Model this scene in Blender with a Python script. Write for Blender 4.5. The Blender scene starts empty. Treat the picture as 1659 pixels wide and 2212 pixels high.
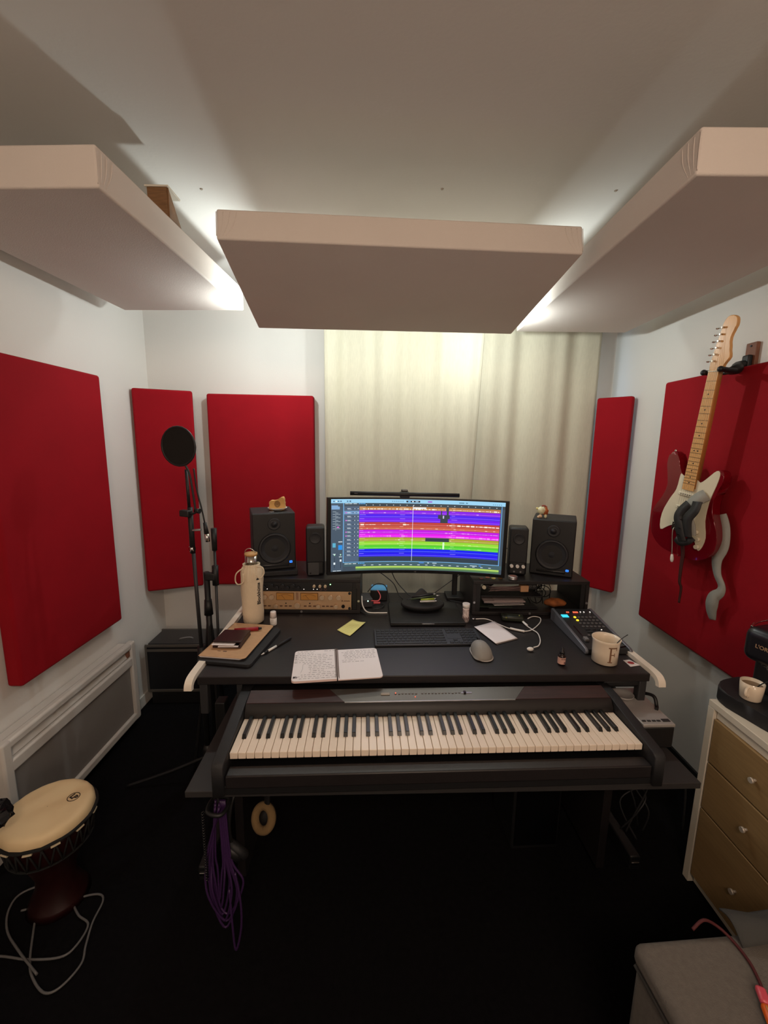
import bpy, bmesh, math, random
from mathutils import Vector, Matrix, Euler
from math import pi, sin, cos, radians as rad

SC = bpy.context.scene
COL = SC.collection
# ------------------------------------------------------------------ camera
cd = bpy.data.cameras.new('camera'); cam = bpy.data.objects.new('camera', cd); COL.objects.link(cam)
P, RO, YA = rad(9.4), rad(.8), rad(-.5)
cam.matrix_world = (Matrix.Translation((0, 0, 1.58)) @ Matrix.Rotation(YA, 4, 'Z')
                    @ Matrix.Rotation(pi/2 - P, 4, 'X') @ Matrix.Rotation(RO, 4, 'Z'))
cd.sensor_fit = 'VERTICAL'; cd.sensor_height = 32.0; cd.lens = 900.0/2212*32.0; cd.clip_start = .02
SC.camera = cam
# ------------------------------------------------------------------ exposure and world (dusk outside the window)
SC.view_settings.view_transform = 'Standard'; SC.view_settings.look = 'None'
SC.view_settings.gamma = 1; SC.view_settings.exposure = 0.0; SC.view_settings.use_curve_mapping = False
w = bpy.data.worlds.new('world'); SC.world = w; w.use_nodes = True
w.node_tree.nodes['Background'].inputs[0].default_value = (.35, .55, .8, 1)
w.node_tree.nodes['Background'].inputs[1].default_value = 2.0
# ------------------------------------------------------------------ lamps
def area(name, loc, target, sx, sy, power, col, spread=180):
    l = bpy.data.lights.new(name, 'AREA'); l.shape = 'RECTANGLE'; l.size = sx; l.size_y = sy
    l.energy = power; l.color = col; l.spread = rad(spread)
    o = bpy.data.objects.new(name, l); COL.objects.link(o); o.location = loc
    o.rotation_euler = (Vector(target)-Vector(loc)).to_track_quat('-Z', 'Y').to_euler(); return o
def point(name, loc, r, power, col):
    l = bpy.data.lights.new(name, 'POINT'); l.shadow_soft_size = r; l.energy = power; l.color = col
    o = bpy.data.objects.new(name, l); COL.objects.link(o); o.location = loc; return o
COOL = (.92, 1.0, .98); WARM = (1.0, .77, .60)
point('left_strip_glow', (-.572, 2.068, 2.135), .014, 9.5, COOL)
point('right_strip_glow', (.614, 2.168, 2.150), .014, 9.5, COOL)
point('middle_strip_glow', (.022, 2.118, 2.145), .014, 4.2, COOL)
area('warm_room_lamp', (.1, -.75, 2.36), (.1, 1.4, 1.2), .5, .3, 13.5, WARM)
point('warm_floor_lamp', (.45, -1.25, 1.55), .18, 20, WARM)
# ------------------------------------------------------------------ materials
def lin(c):
    return tuple(((v/255)/12.92 if v/255 <= .04045 else ((v/255+.055)/1.055)**2.4) for v in c)
MC = {}
def mat(name, c, rough=.6, metal=0, bump=0, bscale=300, var=0, vscale=6, emit=0, coat=0, alpha=1, stretch=None, spec=None):
    if name in MC: return MC[name]
    m = bpy.data.materials.new(name); m.use_nodes = True; N = m.node_tree.nodes; L = m.node_tree.links
    b = N['Principled BSDF']; col = (*lin(c), 1)
    b.inputs['Base Color'].default_value = col; b.inputs['Roughness'].default_value = rough
    b.inputs['Metallic'].default_value = metal; b.inputs['Coat Weight'].default_value = coat
    b.inputs['Alpha'].default_value = alpha
    if spec is not None: b.inputs['Specular IOR Level'].default_value = spec
    if emit:
        b.inputs['Emission Color'].default_value = col; b.inputs['Emission Strength'].default_value = emit
        b.inputs['Base Color'].default_value = (0, 0, 0, 1)
    tc = N.new('ShaderNodeTexCoord'); src = tc.outputs['Object']
    if stretch:
        mp = N.new('ShaderNodeMapping'); mp.inputs['Scale'].default_value = stretch; L.new(src, mp.inputs['Vector']); src = mp.outputs['Vector']
    if var:
        n = N.new('ShaderNodeTexNoise'); n.inputs['Scale'].default_value = vscale; n.inputs['Detail'].default_value = 4
        L.new(src, n.inputs['Vector']); r = N.new('ShaderNodeValToRGB')
        r.color_ramp.elements[0].position = .3; r.color_ramp.elements[1].position = .7
        r.color_ramp.elements[0].color = (*[v*(1-var) for v in col[:3]], 1)
        r.color_ramp.elements[1].color = (*[min(1, v*(1+var)) for v in col[:3]], 1)
        L.new(n.outputs['Fac'], r.inputs['Fac']); L.new(r.outputs['Color'], b.inputs['Base Color'])
    if bump:
        n = N.new('ShaderNodeTexNoise'); n.inputs['Scale'].default_value = bscale; n.inputs['Detail'].default_value = 3
        L.new(src, n.inputs['Vector']); u = N.new('ShaderNodeBump'); u.inputs['Strength'].default_value = bump; u.inputs['Distance'].default_value = .002
        L.new(n.outputs['Fac'], u.inputs['Height']); L.new(u.outputs['Normal'], b.inputs['Normal'])
    MC[name] = m; return m
wall_m = mat('white wall paint', (222, 219, 214), .85, bump=.15, bscale=120)
ceil_m = mat('ceiling paint', (218, 215, 210), .9, bump=.15, bscale=90)
carpet = mat('black carpet', (13, 12, 14), .98, bump=.6, bscale=500, var=.3, vscale=60, spec=.1)
skirt_m = mat('white skirting', (215, 210, 202), .5)
dskirt_m = mat('black skirting', (15, 14, 14), .6)
red_f = mat('red stretched fabric', (150, 5, 23), .85, bump=.35, bscale=700, var=.06, vscale=5, spec=.25)
cream_f = mat('off white stretched fabric', (216, 206, 198), .9, bump=.25, bscale=350, var=.02, vscale=4, spec=.2)
wood_raw = mat('raw wood', (128, 92, 58), .6, var=.2, vscale=20, stretch=(1, 1, 12))
wood_brown = mat('brown wood', (125, 80, 60), .6, var=.2, vscale=30)
curt_m = mat('linen curtain', (205, 200, 180), .95, bump=.4, bscale=260, var=.04, vscale=40, stretch=(4, 4, .6), spec=.15)
blk = mat('matte black plastic', (20, 20, 22), .5)
blk_g = mat('gloss black', (10, 10, 12), .2)
blk_v = mat('black vinyl', (27, 27, 30), .6, bump=.3, bscale=500)
blk_w = mat('black stained wood', (30, 26, 27), .45, bump=.1, bscale=200, var=.15, vscale=30, stretch=(1, 6, 6))
dgrey = mat('dark grey metal', (52, 52, 54), .5, .3)
grey = mat('grey plastic', (120, 118, 118), .5)
silver = mat('brushed silver', (190, 190, 192), .3, .9)
chrome = mat('chrome', (220, 218, 215), .12, 1)
white_p = mat('white plastic', (232, 228, 222), .4)
white_l = mat('white lacquer', (235, 225, 210), .35)
cone_m = mat('black speaker cone', (32, 33, 38), .55, bump=.3, bscale=300)
paper = mat('white paper', (235, 228, 228), .9)
ink = mat('dark ink', (45, 38, 48), .8)
brown_p = mat('kraft paper', (190, 150, 112), .85, var=.05, vscale=60)
leather = mat('dark brown leather', (42, 22, 22), .35, bump=.3, bscale=300)
yellow_p = mat('yellow paper', (222, 215, 135), .85)
gold_m = mat('champagne faceplate', (200, 166, 130), .4, .3)
gold_k = mat('pale knob metal', (225, 200, 170), .3, .5)
cotton = mat('unbleached cotton', (226, 208, 180), .95, bump=.5, bscale=500, var=.03, vscale=30)
steel = mat('steel', (200, 195, 188), .22, 1)
bamboo = mat('bamboo', (200, 155, 100), .5, var=.1, vscale=50)
ivory = mat('ivory keys', (238, 222, 204), .25)
keyblk = mat('black keys', (12, 13, 12), .3)
rosew = mat('dark rosewood veneer', (52, 27, 25), .55, var=.3, vscale=12, stretch=(1, 14, 14))
rad_w = mat('radiator white', (205, 200, 194), .45)
rad_g = mat('radiator perforated grey', (138, 132, 128), .6, bump=.8, bscale=900)
gtr_red = mat('candy red lacquer', (120, 8, 25), .15, .2, coat=1)
maple = mat('maple', (226, 172, 108), .35, var=.06, vscale=30, stretch=(8, 1, 8))
maple_d = mat('amber maple side', (180, 118, 60), .35)
cream_pl = mat('aged white plastic', (225, 215, 190), .4)
strap_g = mat('grey strap leather', (150, 148, 140), .7, bump=.2)
strap_b = mat('black strap leather', (34, 33, 34), .55, bump=.3)
skin_m = mat('drum skin', (232, 205, 160), .55, var=.04, vscale=8)
drum_w = mat('dark red drum wood', (38, 12, 12), .35, var=.3, vscale=15)
rope = mat('white rope', (205, 190, 160), .9)
rope_b = mat('black rope', (14, 14, 14), .9)
oak = mat('oak drawer front', (150, 122, 82), .55, var=.1, vscale=10, stretch=(14, 1, 14))
cab_w = mat('white cabinet laminate', (220, 212, 196), .45)
sofa_m = mat('grey sofa fabric', (98, 92, 86), .95, bump=.5, bscale=350, var=.1, vscale=90)
purple = mat('purple cable sheath', (58, 32, 76), .45)
beige_f = mat('beige plush', (120, 96, 62), .95, bump=.5, bscale=400)
ceramic = mat('cream ceramic', (232, 215, 192), .18, coat=.5)
orange = mat('orange plastic', (225, 100, 20), .3)
pink = mat('pink plastic', (205, 80, 95), .3)
grey_cable = mat('pale grey cable', (98, 97, 97), .5)
blue_card = mat('light blue card', (90, 165, 215), .6)
green_l = mat('green led', (150, 255, 150), emit=4)
blue_l = mat('blue led', (40, 110, 255), emit=3)
cyan_l = mat('cyan led', (60, 215, 240), emit=1.2)
yel_l = mat('yellow lamp key', (255, 220, 50), emit=1.3)
red_l = mat('red led', (255, 90, 60), emit=2.5)
whi_l = mat('white led', (255, 235, 220), emit=2.0)
rngE = random.Random(7)
# ------------------------------------------------------------------ mesh builder
def frame_of(d):
    d = d.normalized(); a = Vector((0, 0, 1)) if abs(d.z) < .9 else Vector((1, 0, 0))
    u = d.cross(a).normalized(); return u, u.cross(d).normalized()
def smooth_path(pts, n=6, closed=False):
    pts = [Vector(p) for p in pts]; out = []; m = len(pts)
    rng = range(m) if closed else range(m-1)
    for i in rng:
        g = lambda k: pts[(i+k) % m] if closed else pts[max(0, min(m-1, i+k))]
        a, b, c, d = g(-1), g(0), g(1), g(2)
        for j in range(n):
            t = j/n
            out.append(.5*((2*b)+(c-a)*t+(2*a-5*b+4*c-d)*t*t+(3*b-a-3*c+d)*t**3))
    if not closed: out.append(pts[-1])
    return out
class MB:
    def __init__(s): s.bm = bmesh.new(); s.mi = 0; s.M = Matrix.Identity(4)
    def _fin(s, faces, sm):
        for f in faces: f.material_index = s.mi; f.smooth = sm
    def box(s, c, size, bev=0, rot=None, seg=2):
        r = bmesh.ops.create_cube(s.bm, size=1); vs = r['verts']
        M = s.M @ Matrix.Translation(c) @ (Euler(rot).to_matrix().to_4x4() if rot else Matrix.Identity(4)) @ Matrix.Diagonal((*size, 1))
        fs = list({f for v in vs for f in v.link_faces})
        for v in vs: v.co = M @ v.co
        if bev:
            es = list({e for v in vs for e in v.link_edges})
            r = bmesh.ops.bevel(s.bm, geom=es, offset=bev, segments=seg, affect='EDGES', profile=.5)
            fs = list({f for f in fs if f.is_valid} | set(r['faces']))
        s._fin(fs, bool(bev)); return s
    def cyl(s, p0, p1, r0, r1=None, n=16, caps=True, sm=True):
        r1 = r0 if r1 is None else r1; p0, p1 = Vector(p0), Vector(p1); u, v = frame_of(p1-p0)
        A = []; B_ = []
        for i in range(n):
            a = 2*pi*i/n; d = u*cos(a)+v*sin(a)
            A.append(s.bm.verts.new(s.M @ (p0+d*r0))); B_.append(s.bm.verts.new(s.M @ (p1+d*r1)))
        fs = [s.bm.faces.new((A[i], A[(i+1) % n], B_[(i+1) % n], B_[i])) for i in range(n)]; s._fin(fs, sm)
        if caps:
            f = [s.bm.faces.new(A[::-1]), s.bm.faces.new(B_)]; s._fin(f, False)
        return s
    def tube(s, pts, r, n=8, closed=False, smooth=6, flat=1):
        pts = smooth_path(pts, smooth, closed) if smooth else [Vector(p) for p in pts]
        m = len(pts); rings = []; u = None
        for i, p in enumerate(pts):
            t = (pts[(i+1) % m]-pts[i-1]) if closed else (pts[min(m-1, i+1)]-pts[max(0, i-1)])
            if t.length < 1e-9: t = Vector((0, 0, 1))
            t.normalize()
            if u is None: u = frame_of(t)[0]
            u = (u-t*u.dot(t)).normalized(); v = t.cross(u)
            rr = r(i/max(1, m-1)) if callable(r) else r
            rings.append([s.bm.verts.new(s.M @ (p+(u*cos(2*pi*k/n)+v*sin(2*pi*k/n)*flat)*rr)) for k in range(n)])
        fs = []
        for i in range(m if closed else m-1):
            a, b = rings[i], rings[(i+1) % m]
            fs += [s.bm.faces.new((a[k], a[(k+1) % n], b[(k+1) % n], b[k])) for k in range(n)]
        s._fin(fs, True)
        if not closed: s._fin([s.bm.faces.new(rings[0][::-1]), s.bm.faces.new(rings[-1])], False)
        return s
    def lathe(s, prof, c=(0, 0, 0), n=32, wob=None, cap=True, sx=1, sy=1):
        c = Vector(c); rings = []
        for r, z in prof:
            ring = []
            for k in range(n):
                a = 2*pi*k/n; rr = r*(1+(wob(a, z) if wob else 0))
                ring.append(s.bm.verts.new(s.M @ (c+Vector((cos(a)*rr*sx, sin(a)*rr*sy, z)))))
            rings.append(ring)
        fs = []
        for a, b in zip(rings, rings[1:]):
            fs += [s.bm.faces.new((a[k], a[(k+1) % n], b[(k+1) % n], b[k])) for k in range(n)]
        s._fin(fs, True)
        if cap:
            s._fin([s.bm.faces.new(rings[0][::-1]), s.bm.faces.new(rings[-1])], False)
        return s
    def sphere(s, c, r, sc=(1, 1, 1), u=16, v=10, rot=None, fn=None):
        q = bmesh.ops.create_uvsphere(s.bm, u_segments=u, v_segments=v, radius=1)['verts']
        M = Matrix.Translation(c) @ (Euler(rot).to_matrix().to_4x4() if rot else Matrix.Identity(4)) @ Matrix.Diagonal((sc[0]*r, sc[1]*r, sc[2]*r, 1))
        for x in q:
            if fn: x.co = fn(x.co)
            x.co = s.M @ (M @ x.co)
        s._fin({f for x in q for f in x.link_faces}, True); return s
    def prism(s, out, z0, z1, bev=0, sm=False):
        lo = [s.bm.verts.new(s.M @ Vector((x, y, z0))) for x, y in out]; hi = [s.bm.verts.new(s.M @ Vector((x, y, z1))) for x, y in out]
        n = len(out); side = [s.bm.faces.new((lo[i], lo[(i+1) % n], hi[(i+1) % n], hi[i])) for i in range(n)]
        s._fin(side, sm or bool(bev)); t = s.bm.faces.new(hi); b = s.bm.faces.new(lo[::-1]); s._fin([t, b], False)
        if bev:
            es = [e for e in set(t.edges) | set(b.edges)]
            r = bmesh.ops.bevel(s.bm, geom=es, offset=bev, segments=3, affect='EDGES', profile=.5); s._fin(r['faces'], True)
        return s
    def quad(s, a, b, c, d):
        f = s.bm.faces.new([s.bm.verts.new(s.M @ Vector(p)) for p in (a, b, c, d)]); s._fin([f], False); return s
    def grid(s, fn, nu, nv, sm=True):
        V = [[s.bm.verts.new(s.M @ Vector(fn(i/nu, j/nv))) for j in range(nv+1)] for i in range(nu+1)]
        s._fin([s.bm.faces.new((V[i][j], V[i+1][j], V[i+1][j+1], V[i][j+1])) for i in range(nu) for j in range(nv)], sm); return s
    def out(s, name, m, parent=None, loc=None, rot=None):
        bmesh.ops.recalc_face_normals(s.bm, faces=s.bm.faces)
        me = bpy.data.meshes.new(name); s.bm.to_mesh(me); s.bm.free()
        for q in (m if isinstance(m, (list, tuple)) else [m]): me.materials.append(q)
        o = bpy.data.objects.new(name, me); COL.objects.link(o)
        if parent: o.parent = parent
        if loc: o.location = loc
        if rot: o.rotation_euler = rot
        return o
def thing(name, label, cat, loc=(0, 0, 0), rot=(0, 0, 0), group=None):
    o = bpy.data.objects.new(name, None); COL.objects.link(o); o.empty_display_size = .05
    o.location = loc; o.rotation_euler = rot if isinstance(rot, (tuple, list)) else (0, 0, rot)
    o['label'] = label; o['category'] = cat
    if group: o['group'] = group
    return o
def tag(o, label, cat, group=None):
    o['label'] = label; o['category'] = cat
    if group: o['group'] = group
    return o
def struct(o): o['kind'] = 'structure'; return o
def solid(o, t, off=0):
    m = o.modifiers.new('thickness', 'SOLIDIFY'); m.thickness = t; m.offset = off; return o
def inst(me, name, parent, loc, rot=None):
    o = bpy.data.objects.new(name, me); COL.objects.link(o); o.parent = parent; o.location = loc
    if rot: o.rotation_euler = rot
    return o
def text(name, s, size, m, parent, loc, rot=(0, 0, 0), ext=.0003, align='CENTER', sp=1, bold=0):
    c = bpy.data.curves.new(name, 'FONT'); c.body = s; c.size = size; c.extrude = ext; c.align_x = align; c.align_y = 'CENTER'; c.space_character = sp; c.offset = bold
    o = bpy.data.objects.new(name, c); COL.objects.link(o); bpy.context.view_layer.update()
    me = bpy.data.meshes.new_from_object(o.evaluated_get(bpy.context.evaluated_depsgraph_get()))
    bpy.data.objects.remove(o); bpy.data.curves.remove(c)
    me.materials.clear(); me.materials.append(m)
    t = bpy.data.objects.new(name, me); COL.objects.link(t); t.parent = parent; t.location = loc; t.rotation_euler = rot; return t

# ================================================================== ROOM
XL, XR, H = -1.415, 1.50, 2.5
YBL, YBR = 2.62, 2.80; YF = -1.6
bwa = math.atan2(YBR-YBL, XR-XL)
def BW(x, off=0, z=0):       # a point on (or off) the back wall
    return Vector((x+sin(bwa)*off, YBL+(x-XL)*math.tan(bwa)-cos(bwa)*off, z))
struct(MB().box(((XL+XR)/2, (YF+3.0)/2, -.05), (XR-XL+.3, 3.0-YF+.3, .1)).out('floor', carpet))
struct(MB().box(((XL+XR)/2, (YF+3.0)/2, H+.05), (XR-XL+.3, 3.0-YF+.3, .1)).out('ceiling', ceil_m))
for hx, hy in ((.211, 1.695), (-.679, 1.724), (.844, 1.686)):
    hk = MB().cyl((hx, hy, H), (hx, hy, H-.003), .006, .004, 12).out('ceiling_plug', mat('beige plug', (170, 160, 148), .7))
    tag(hk, {.211: 'small grey plug in the ceiling above the middle cream panel', -.679: 'small grey plug in the ceiling beside the left cream panel', .844: 'small grey plug in the ceiling beside the right cream panel'}[hx], 'plug')
struct(MB().box((XL-.05, (YF+YBL)/2, H/2), (.1, YBL-YF+.1, H)).out('wall_left', wall_m))
struct(MB().box((XR+.05, (YF+YBR)/2, H/2), (.1, YBR-YF+.1, H)).out('wall_right', wall_m))
struct(MB().box(((XL+XR)/2, YF-.05, H/2), (XR-XL+.2, .1, H)).out('wall_front', wall_m))
# back wall with a window opening behind the curtains
Lw = math.hypot(XR-XL, YBR-YBL)
wx0, wx1, wz0, wz1 = 1.35, 2.80, .95, 2.15
b = MB()
for x0, x1, z0, z1 in ((0, wx0, 0, H), (wx1, Lw, 0, H), (wx0, wx1, 0, wz0), (wx0, wx1, wz1, H)):
    b.box(((x0+x1)/2, .06, (z0+z1)/2), (x1-x0+(.0), .12, z1-z0))
struct(b.out('wall_back', wall_m, loc=(XL, YBL, 0), rot=(0, 0, bwa)))
wn = thing('window_1', '', '', (XL, YBL, 0), (0, 0, bwa)); del wn['label']; del wn['category']; wn['kind'] = 'structure'
b = MB()
for x in (wx0+.025, (wx0+wx1)/2, wx1-.025): b.box((x, .08, (wz0+wz1)/2), (.05, .05, wz1-wz0), .004)
for z in (wz0+.025, wz1-.025): b.box(((wx0+wx1)/2, .08, z), (wx1-wx0, .048, .05), .004)
b.out('window_frame', white_l, wn)
gl = mat('window glass', (235, 240, 245), .02, alpha=.15); gl.use_nodes = True
MB().box(((wx0+wx1)/2, .08, (wz0+wz1)/2), (wx1-wx0-.04, .006, wz1-wz0-.04)).out('pane', gl, wn)
struct(MB().box((XL+.006, (YF+YBL)/2, .035), (.012, YBL-YF-.03, .07), .003).out('baseboard_left', skirt_m))
struct(MB().box((XR-.006, (YF+YBR)/2, .04), (.012, YBR-YF-.03, .08), .003).out('baseboard_right', dskirt_m))
bb = MB().box((Lw/2, -.006, .035), (Lw-.05, .012, .07), .003).out('baseboard_back', skirt_m, loc=(XL, YBL, 0), rot=(0, 0, bwa)); struct(bb)

# ================================================================== fabric panels
def padded(name_or_body, m, sx, sy, sz, parent=None, bev=.006, puff=.004, name='fabric_cover'):
    b = MB().box((0, 0, 0), (sx, sy, sz), bev, seg=3)
    return b.out(name, m, parent)
def folds(parent, m, L, W, T, corners):
    b = MB()
    for cx, cy in corners:
        for k in range(4):
            b.tube([(cx*L/2*(1)-cx*.006*k*1.6, cy*(W/2-.001), -T/2+.01), (cx*L/2-cx*.011*k*1.6, cy*W/2*1.0-cy*.0, 0), (cx*L/2-cx*.013*k*1.6, cy*W/2, T/2-.01)], .0013, 6, smooth=4)
    return b.out('corner_fold', m, parent)
def cloud(label, loc, rot, L, W, T, corners):
    t = thing('ceiling_panel', label, 'acoustic panel', loc, rot, 'cream acoustic panels hanging under the ceiling')
    padded('', cream_f, L, W, T, t); folds(t, cream_f, L, W, T, corners)
    b = MB()
    for sx in (-1, 1):
        for sy in (-1, 1):
            zt = H
            b.cyl((sx*L*.38, sy*W*.36, T/2-.01), (sx*L*.38, sy*W*.36, T/2+.045), .0015, n=6)
            b.cyl((sx*L*.38, sy*W*.36, T/2-.001), (sx*L*.38, sy*W*.36, T/2+.006), .008, n=10)
    b.out('eye_screw', silver, t)
    return t
# middle panel, tilted: front edge high, back edge low, turned a little
fl, fr, br, bl = (Vector(v) for v in ((-.519, 1.427, 2.202), (.677, 1.525, 2.218), (.621, 2.132, 2.109), (-.575, 2.034, 2.093)))
ex = (fr-fl).normalized(); ey = (bl-fl); ey = (ey-ex*ey.dot(ex)).normalized(); ez = ex.cross(ey)
T0 = .096; cc = (fl+fr+br+bl)/4+ez*T0/2
Rm = Matrix((ex, ey, ez)).transposed()
mid = cloud('cream fabric acoustic panel hanging tilted in the middle, directly above the monitor', cc, tuple(Rm.to_euler()), 1.2, .62, T0, ((-1, -1), (1, -1)))
# left panel (its long side runs from front to back)
lp = cloud('cream fabric acoustic panel hanging under the ceiling along the left wall', (-1.005, 1.70, 2.262), (0, 0, rad(90-2.6)), 1.0, .60, .1, ((-1, -1),))
rp = cloud('cream fabric acoustic panel hanging under the ceiling along the right wall, above the guitar', (1.03, 1.75, 2.25), (0, rad(.0), rad(90-1.0)), 1.37, .60, .1, ((-1, 1),))
# wooden bracket on top of the left panel
t = thing('hanging_bracket', 'small raw wooden bracket standing on top of the left cream ceiling panel', 'bracket', (-.757, 1.55, 2.315)); t.scale = (.72, .72, .72)
MB().box((0, 0, .065), (.09, .012, .13), .001).out('board', wood_raw, t)
MB().prism([(0, 0), (.12, 0), (0, .13)], -.006, .006).out('gusset', wood_raw, t, loc=(.045, 0, 0), rot=(pi/2, 0, pi/2))
MB().box((0, .05, .134), (.11, .12, .008), .001).out('top_plate', cab_w, t)
# red wall panels
def wpanel(label, loc, rotz, L, T, Hh, bow=0):
    t = thing('wall_panel', label, 'acoustic panel', loc, rotz, 'red fabric acoustic panels on the walls')
    o = MB(); NU, NV = 14, 20
    b = MB().box((0, 0, 0), (L, T, Hh), .012, seg=3).out('fabric_cover', red_f, t)
    MB().box((0, T/2+.001, 0), (L-.05, .006, Hh-.05)).out('back_frame', wood_raw, t)
    return t
wpanel('large red fabric panel on the left wall above the radiator', (XL+.034, (1.462+2.083)/2, 1.262), rad(90), .621, .060, 1.235)
wpanel('large red fabric panel on the right wall, behind the hanging guitar', (XR-.038, (1.0+2.172)/2, 1.280), rad(-90), 1.172, .066, 1.24)
wpanel('red fabric panel on the back wall, between the corner panel and the curtain', BW(-.735, .041, 1.262), bwa, .635, .07, 1.19)
wpanel('narrow red fabric panel across the left rear corner, behind the pop filter', (-1.262, 2.488, 1.27), rad(22.5), .31, .05, 1.19)
wpanel('narrow red fabric panel across the right rear corner, beside the curtain edge', (1.406, 2.572, 1.27), rad(-47.5), .20, .045, 1.2)

# ================================================================== curtains
def curtain(label, x0, x1, off, amp, seed, z0=.3, z1=2.42, hemx=0, skew=0):
    r = random.Random(seed); ph = [r.uniform(0, 6.28) for _ in range(5)]; fr_ = [r.uniform(14, 20), r.uniform(28, 40), r.uniform(55, 75), r.uniform(5, 8)]
    def fn(u, v):
        x = x0+(x1-x0)*u; z = z1+(z0-z1)*v
        x -= skew*v*u**5
        env = .6+.4*sin(u*3+ph[4]); soft = 1-.35*v
        d = amp*(sin(x*fr_[0]+ph[0]+.3*v)+.5*sin(x*fr_[1]+ph[1]+.5*v)*soft+.22*sin(x*fr_[2]+ph[2])+.6*sin(x*fr_[3]+ph[3]))*env
        e = min(u, 1-u)
        if e < .02: d -= (.02-e)*.6
        return BW(x, off+d, z)
    t = thing('curtain', label, 'curtain', BW((x0+x1)/2, off, z0))
    o = MB().grid(fn, 160, 30).out('fabric', curt_m); solid(o, .004); o.parent = t; o.matrix_parent_inverse = Matrix.Translation(-t.location)
    h = MB().grid(lambda u, v: fn(u, .985+.015*v)+Vector((0, -.004, 0)), 120, 1).out('hem', curt_m); solid(h, .004); h.parent = t; h.matrix_parent_inverse = Matrix.Translation(-t.location)
    return t
curtain('left linen curtain behind the monitor, with few flat folds', -.345, .60, .172, .017, 4, skew=.065)
curtain('right linen curtain behind the right studio speaker, with deep folds', .50, 1.345, .094, .013, 9)
rod = thing('curtain_rod', 'white curtain rod above the linen curtains', 'rod', BW(.5, .125, 2.44))
MB().cyl((-.9, 0, 0), (.9, 0, 0), .012, n=12).out('pole', white_l, rod); rod.rotation_euler = (0, 0, bwa)
MB().sphere((-.91, 0, 0), .02).out('finial', white_l, rod); MB().sphere((.91, 0, 0), .02).out('finial', white_l, rod)

# ================================================================== light strip behind the middle panel
ls = thing('light_strip', 'thin white light strip fixed behind the middle ceiling panel', 'lamp', (.022, 2.104, 2.150), (rad(-10), 0, rad(4.7)))
MB().box((0, 0, 0), (1.12, .006, .02), .002).out('housing', white_p, ls)
MB().box((0, .005, 0), (1.10, .004, .012), .001).out('diffuser', mat('strip diffuser', (235, 255, 240), emit=6), ls)

# ================================================================== radiator
rt = thing('radiator', 'white electric radiator low on the left wall under the red panel', 'radiator', (XL, 1.73, 0))
MB().box((.028, 0, .275), (.05, .78, .43), .006).out('body', rad_w, rt)
b = MB()
b.box((.068, 0, .482), (.034, .80, .036), .01).box((.068, 0, .395), (.034, .80, .05), .008).box((.068, 0, .07), (.034, .80, .04), .008)
for s in (-1, 1): b.box((.068, s*.386, .275), (.037, .042, .452), .009)
b.out('front_frame', rad_w, rt)
MB().box((.06, 0, .23), (.02, .745, .29), .002).out('grille', rad_g, rt)
MB().box((.058, 0, .443), (.016, .745, .044), .002, rot=(0, rad(-20), 0)).out('air_slot', rad_w, rt)
MB().box((.07, .355, .443), (.014, .022, .03), .002).out('switch', wood_brown, rt)
b = MB()
for s in (-1, 1): b.box((.013, s*.25, .20), (.026, .03, .3), .001)
b.out('wall_bracket', rad_w, rt)

# ================================================================== DESK
DZ = .78; da = rad(1.69)
dk = thing('desk', 'wide black studio desk with white bent side rails and a lower shelf', 'desk', (.175, 1.343, 0), (0, 0, da))
MB().box((0, .41, DZ-.015), (1.594, .82, .03), .003).out('worktop', blk_w, dk)
for s, nm in ((-1, 'side_rail'), (1, 'side_rail')):
    b = MB(); X = s*.811
    prof = [(X, .66, .0), (X, .35, 0), (X, .10, 0), (X, .0, -.0), (X, -.045, -.02), (X, -.06, -.055), (X, -.06, -.085)]
    pts = smooth_path([(X, .78, .0), (X, .5, 0), (X, .1, 0), (X, -.002, -.001), (X, -.030, -.012), (X, -.036, -.030)], 8)
    NP = len(pts)
    # flat bent-wood bar: 30 mm wide, 14 mm thick
    prev = None; bm = b.bm
    for i, p in enumerate(pts):
        tt = (pts[min(NP-1, i+1)]-pts[max(0, i-1)]).normalized(); nn = Vector((1, 0, 0)).cross(tt).normalized()
        ring = [bm.verts.new(p+Vector((0, 0, DZ+.004))+Vector((sx*.0125, 0, 0))+nn*sn*.009) for sx, sn in ((-1, -1), (1, -1), (1, 1), (-1, 1))]
        if prev: [bm.faces.new((prev[k], prev[(k+1) % 4], ring[(k+1) % 4], ring[k])) for k in range(4)]
        else: bm.faces.new(ring[::-1])
        prev = ring
    bm.faces.new(prev)
    b.out(nm, white_l, dk)
for s in (-1, 1):
    MB().box((s*.782, .025, .69), (.028, .03, .115), .004).out('front_post', dgrey, dk); MB().box((s*.78, .72, .40), (.028, .04, .70), .004).out('rear_post', dgrey, dk)
    MB().box((s*.80, .38, .03), (.04, .84, .06), .006).out('foot', blk, dk)
    MB().box((s*.80, .22, .30), (.04, .05, .50), .004).out('leg', blk, dk)
    MB().box((s*.80, -.04, .03), (.03, .006, .012), .001).out('foot_plate', chrome, dk)
for yy in (.03, .33): MB().box((-.66, yy, .70), (.02, .03, .10), .003).out('hanger_bar', dgrey, dk)
MB().box((.715, .10, .733), (.155, .17, .034), .012).out('cable_box', blk, dk)
MB().box((.030, .05, .570), (1.535, .63, .02), .002).out('lower_shelf', mat('dark grey shelf', (44, 42, 42), .6), dk)
for s in (-1, 1): MB().box((s*.66, .1, .29), (.03, .30, .53), .003).out('side_panel', blk_w, dk)
MB().box((0, .30, .33), (1.29, .018, .26), .002).out('back_panel', blk_w, dk)

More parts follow.
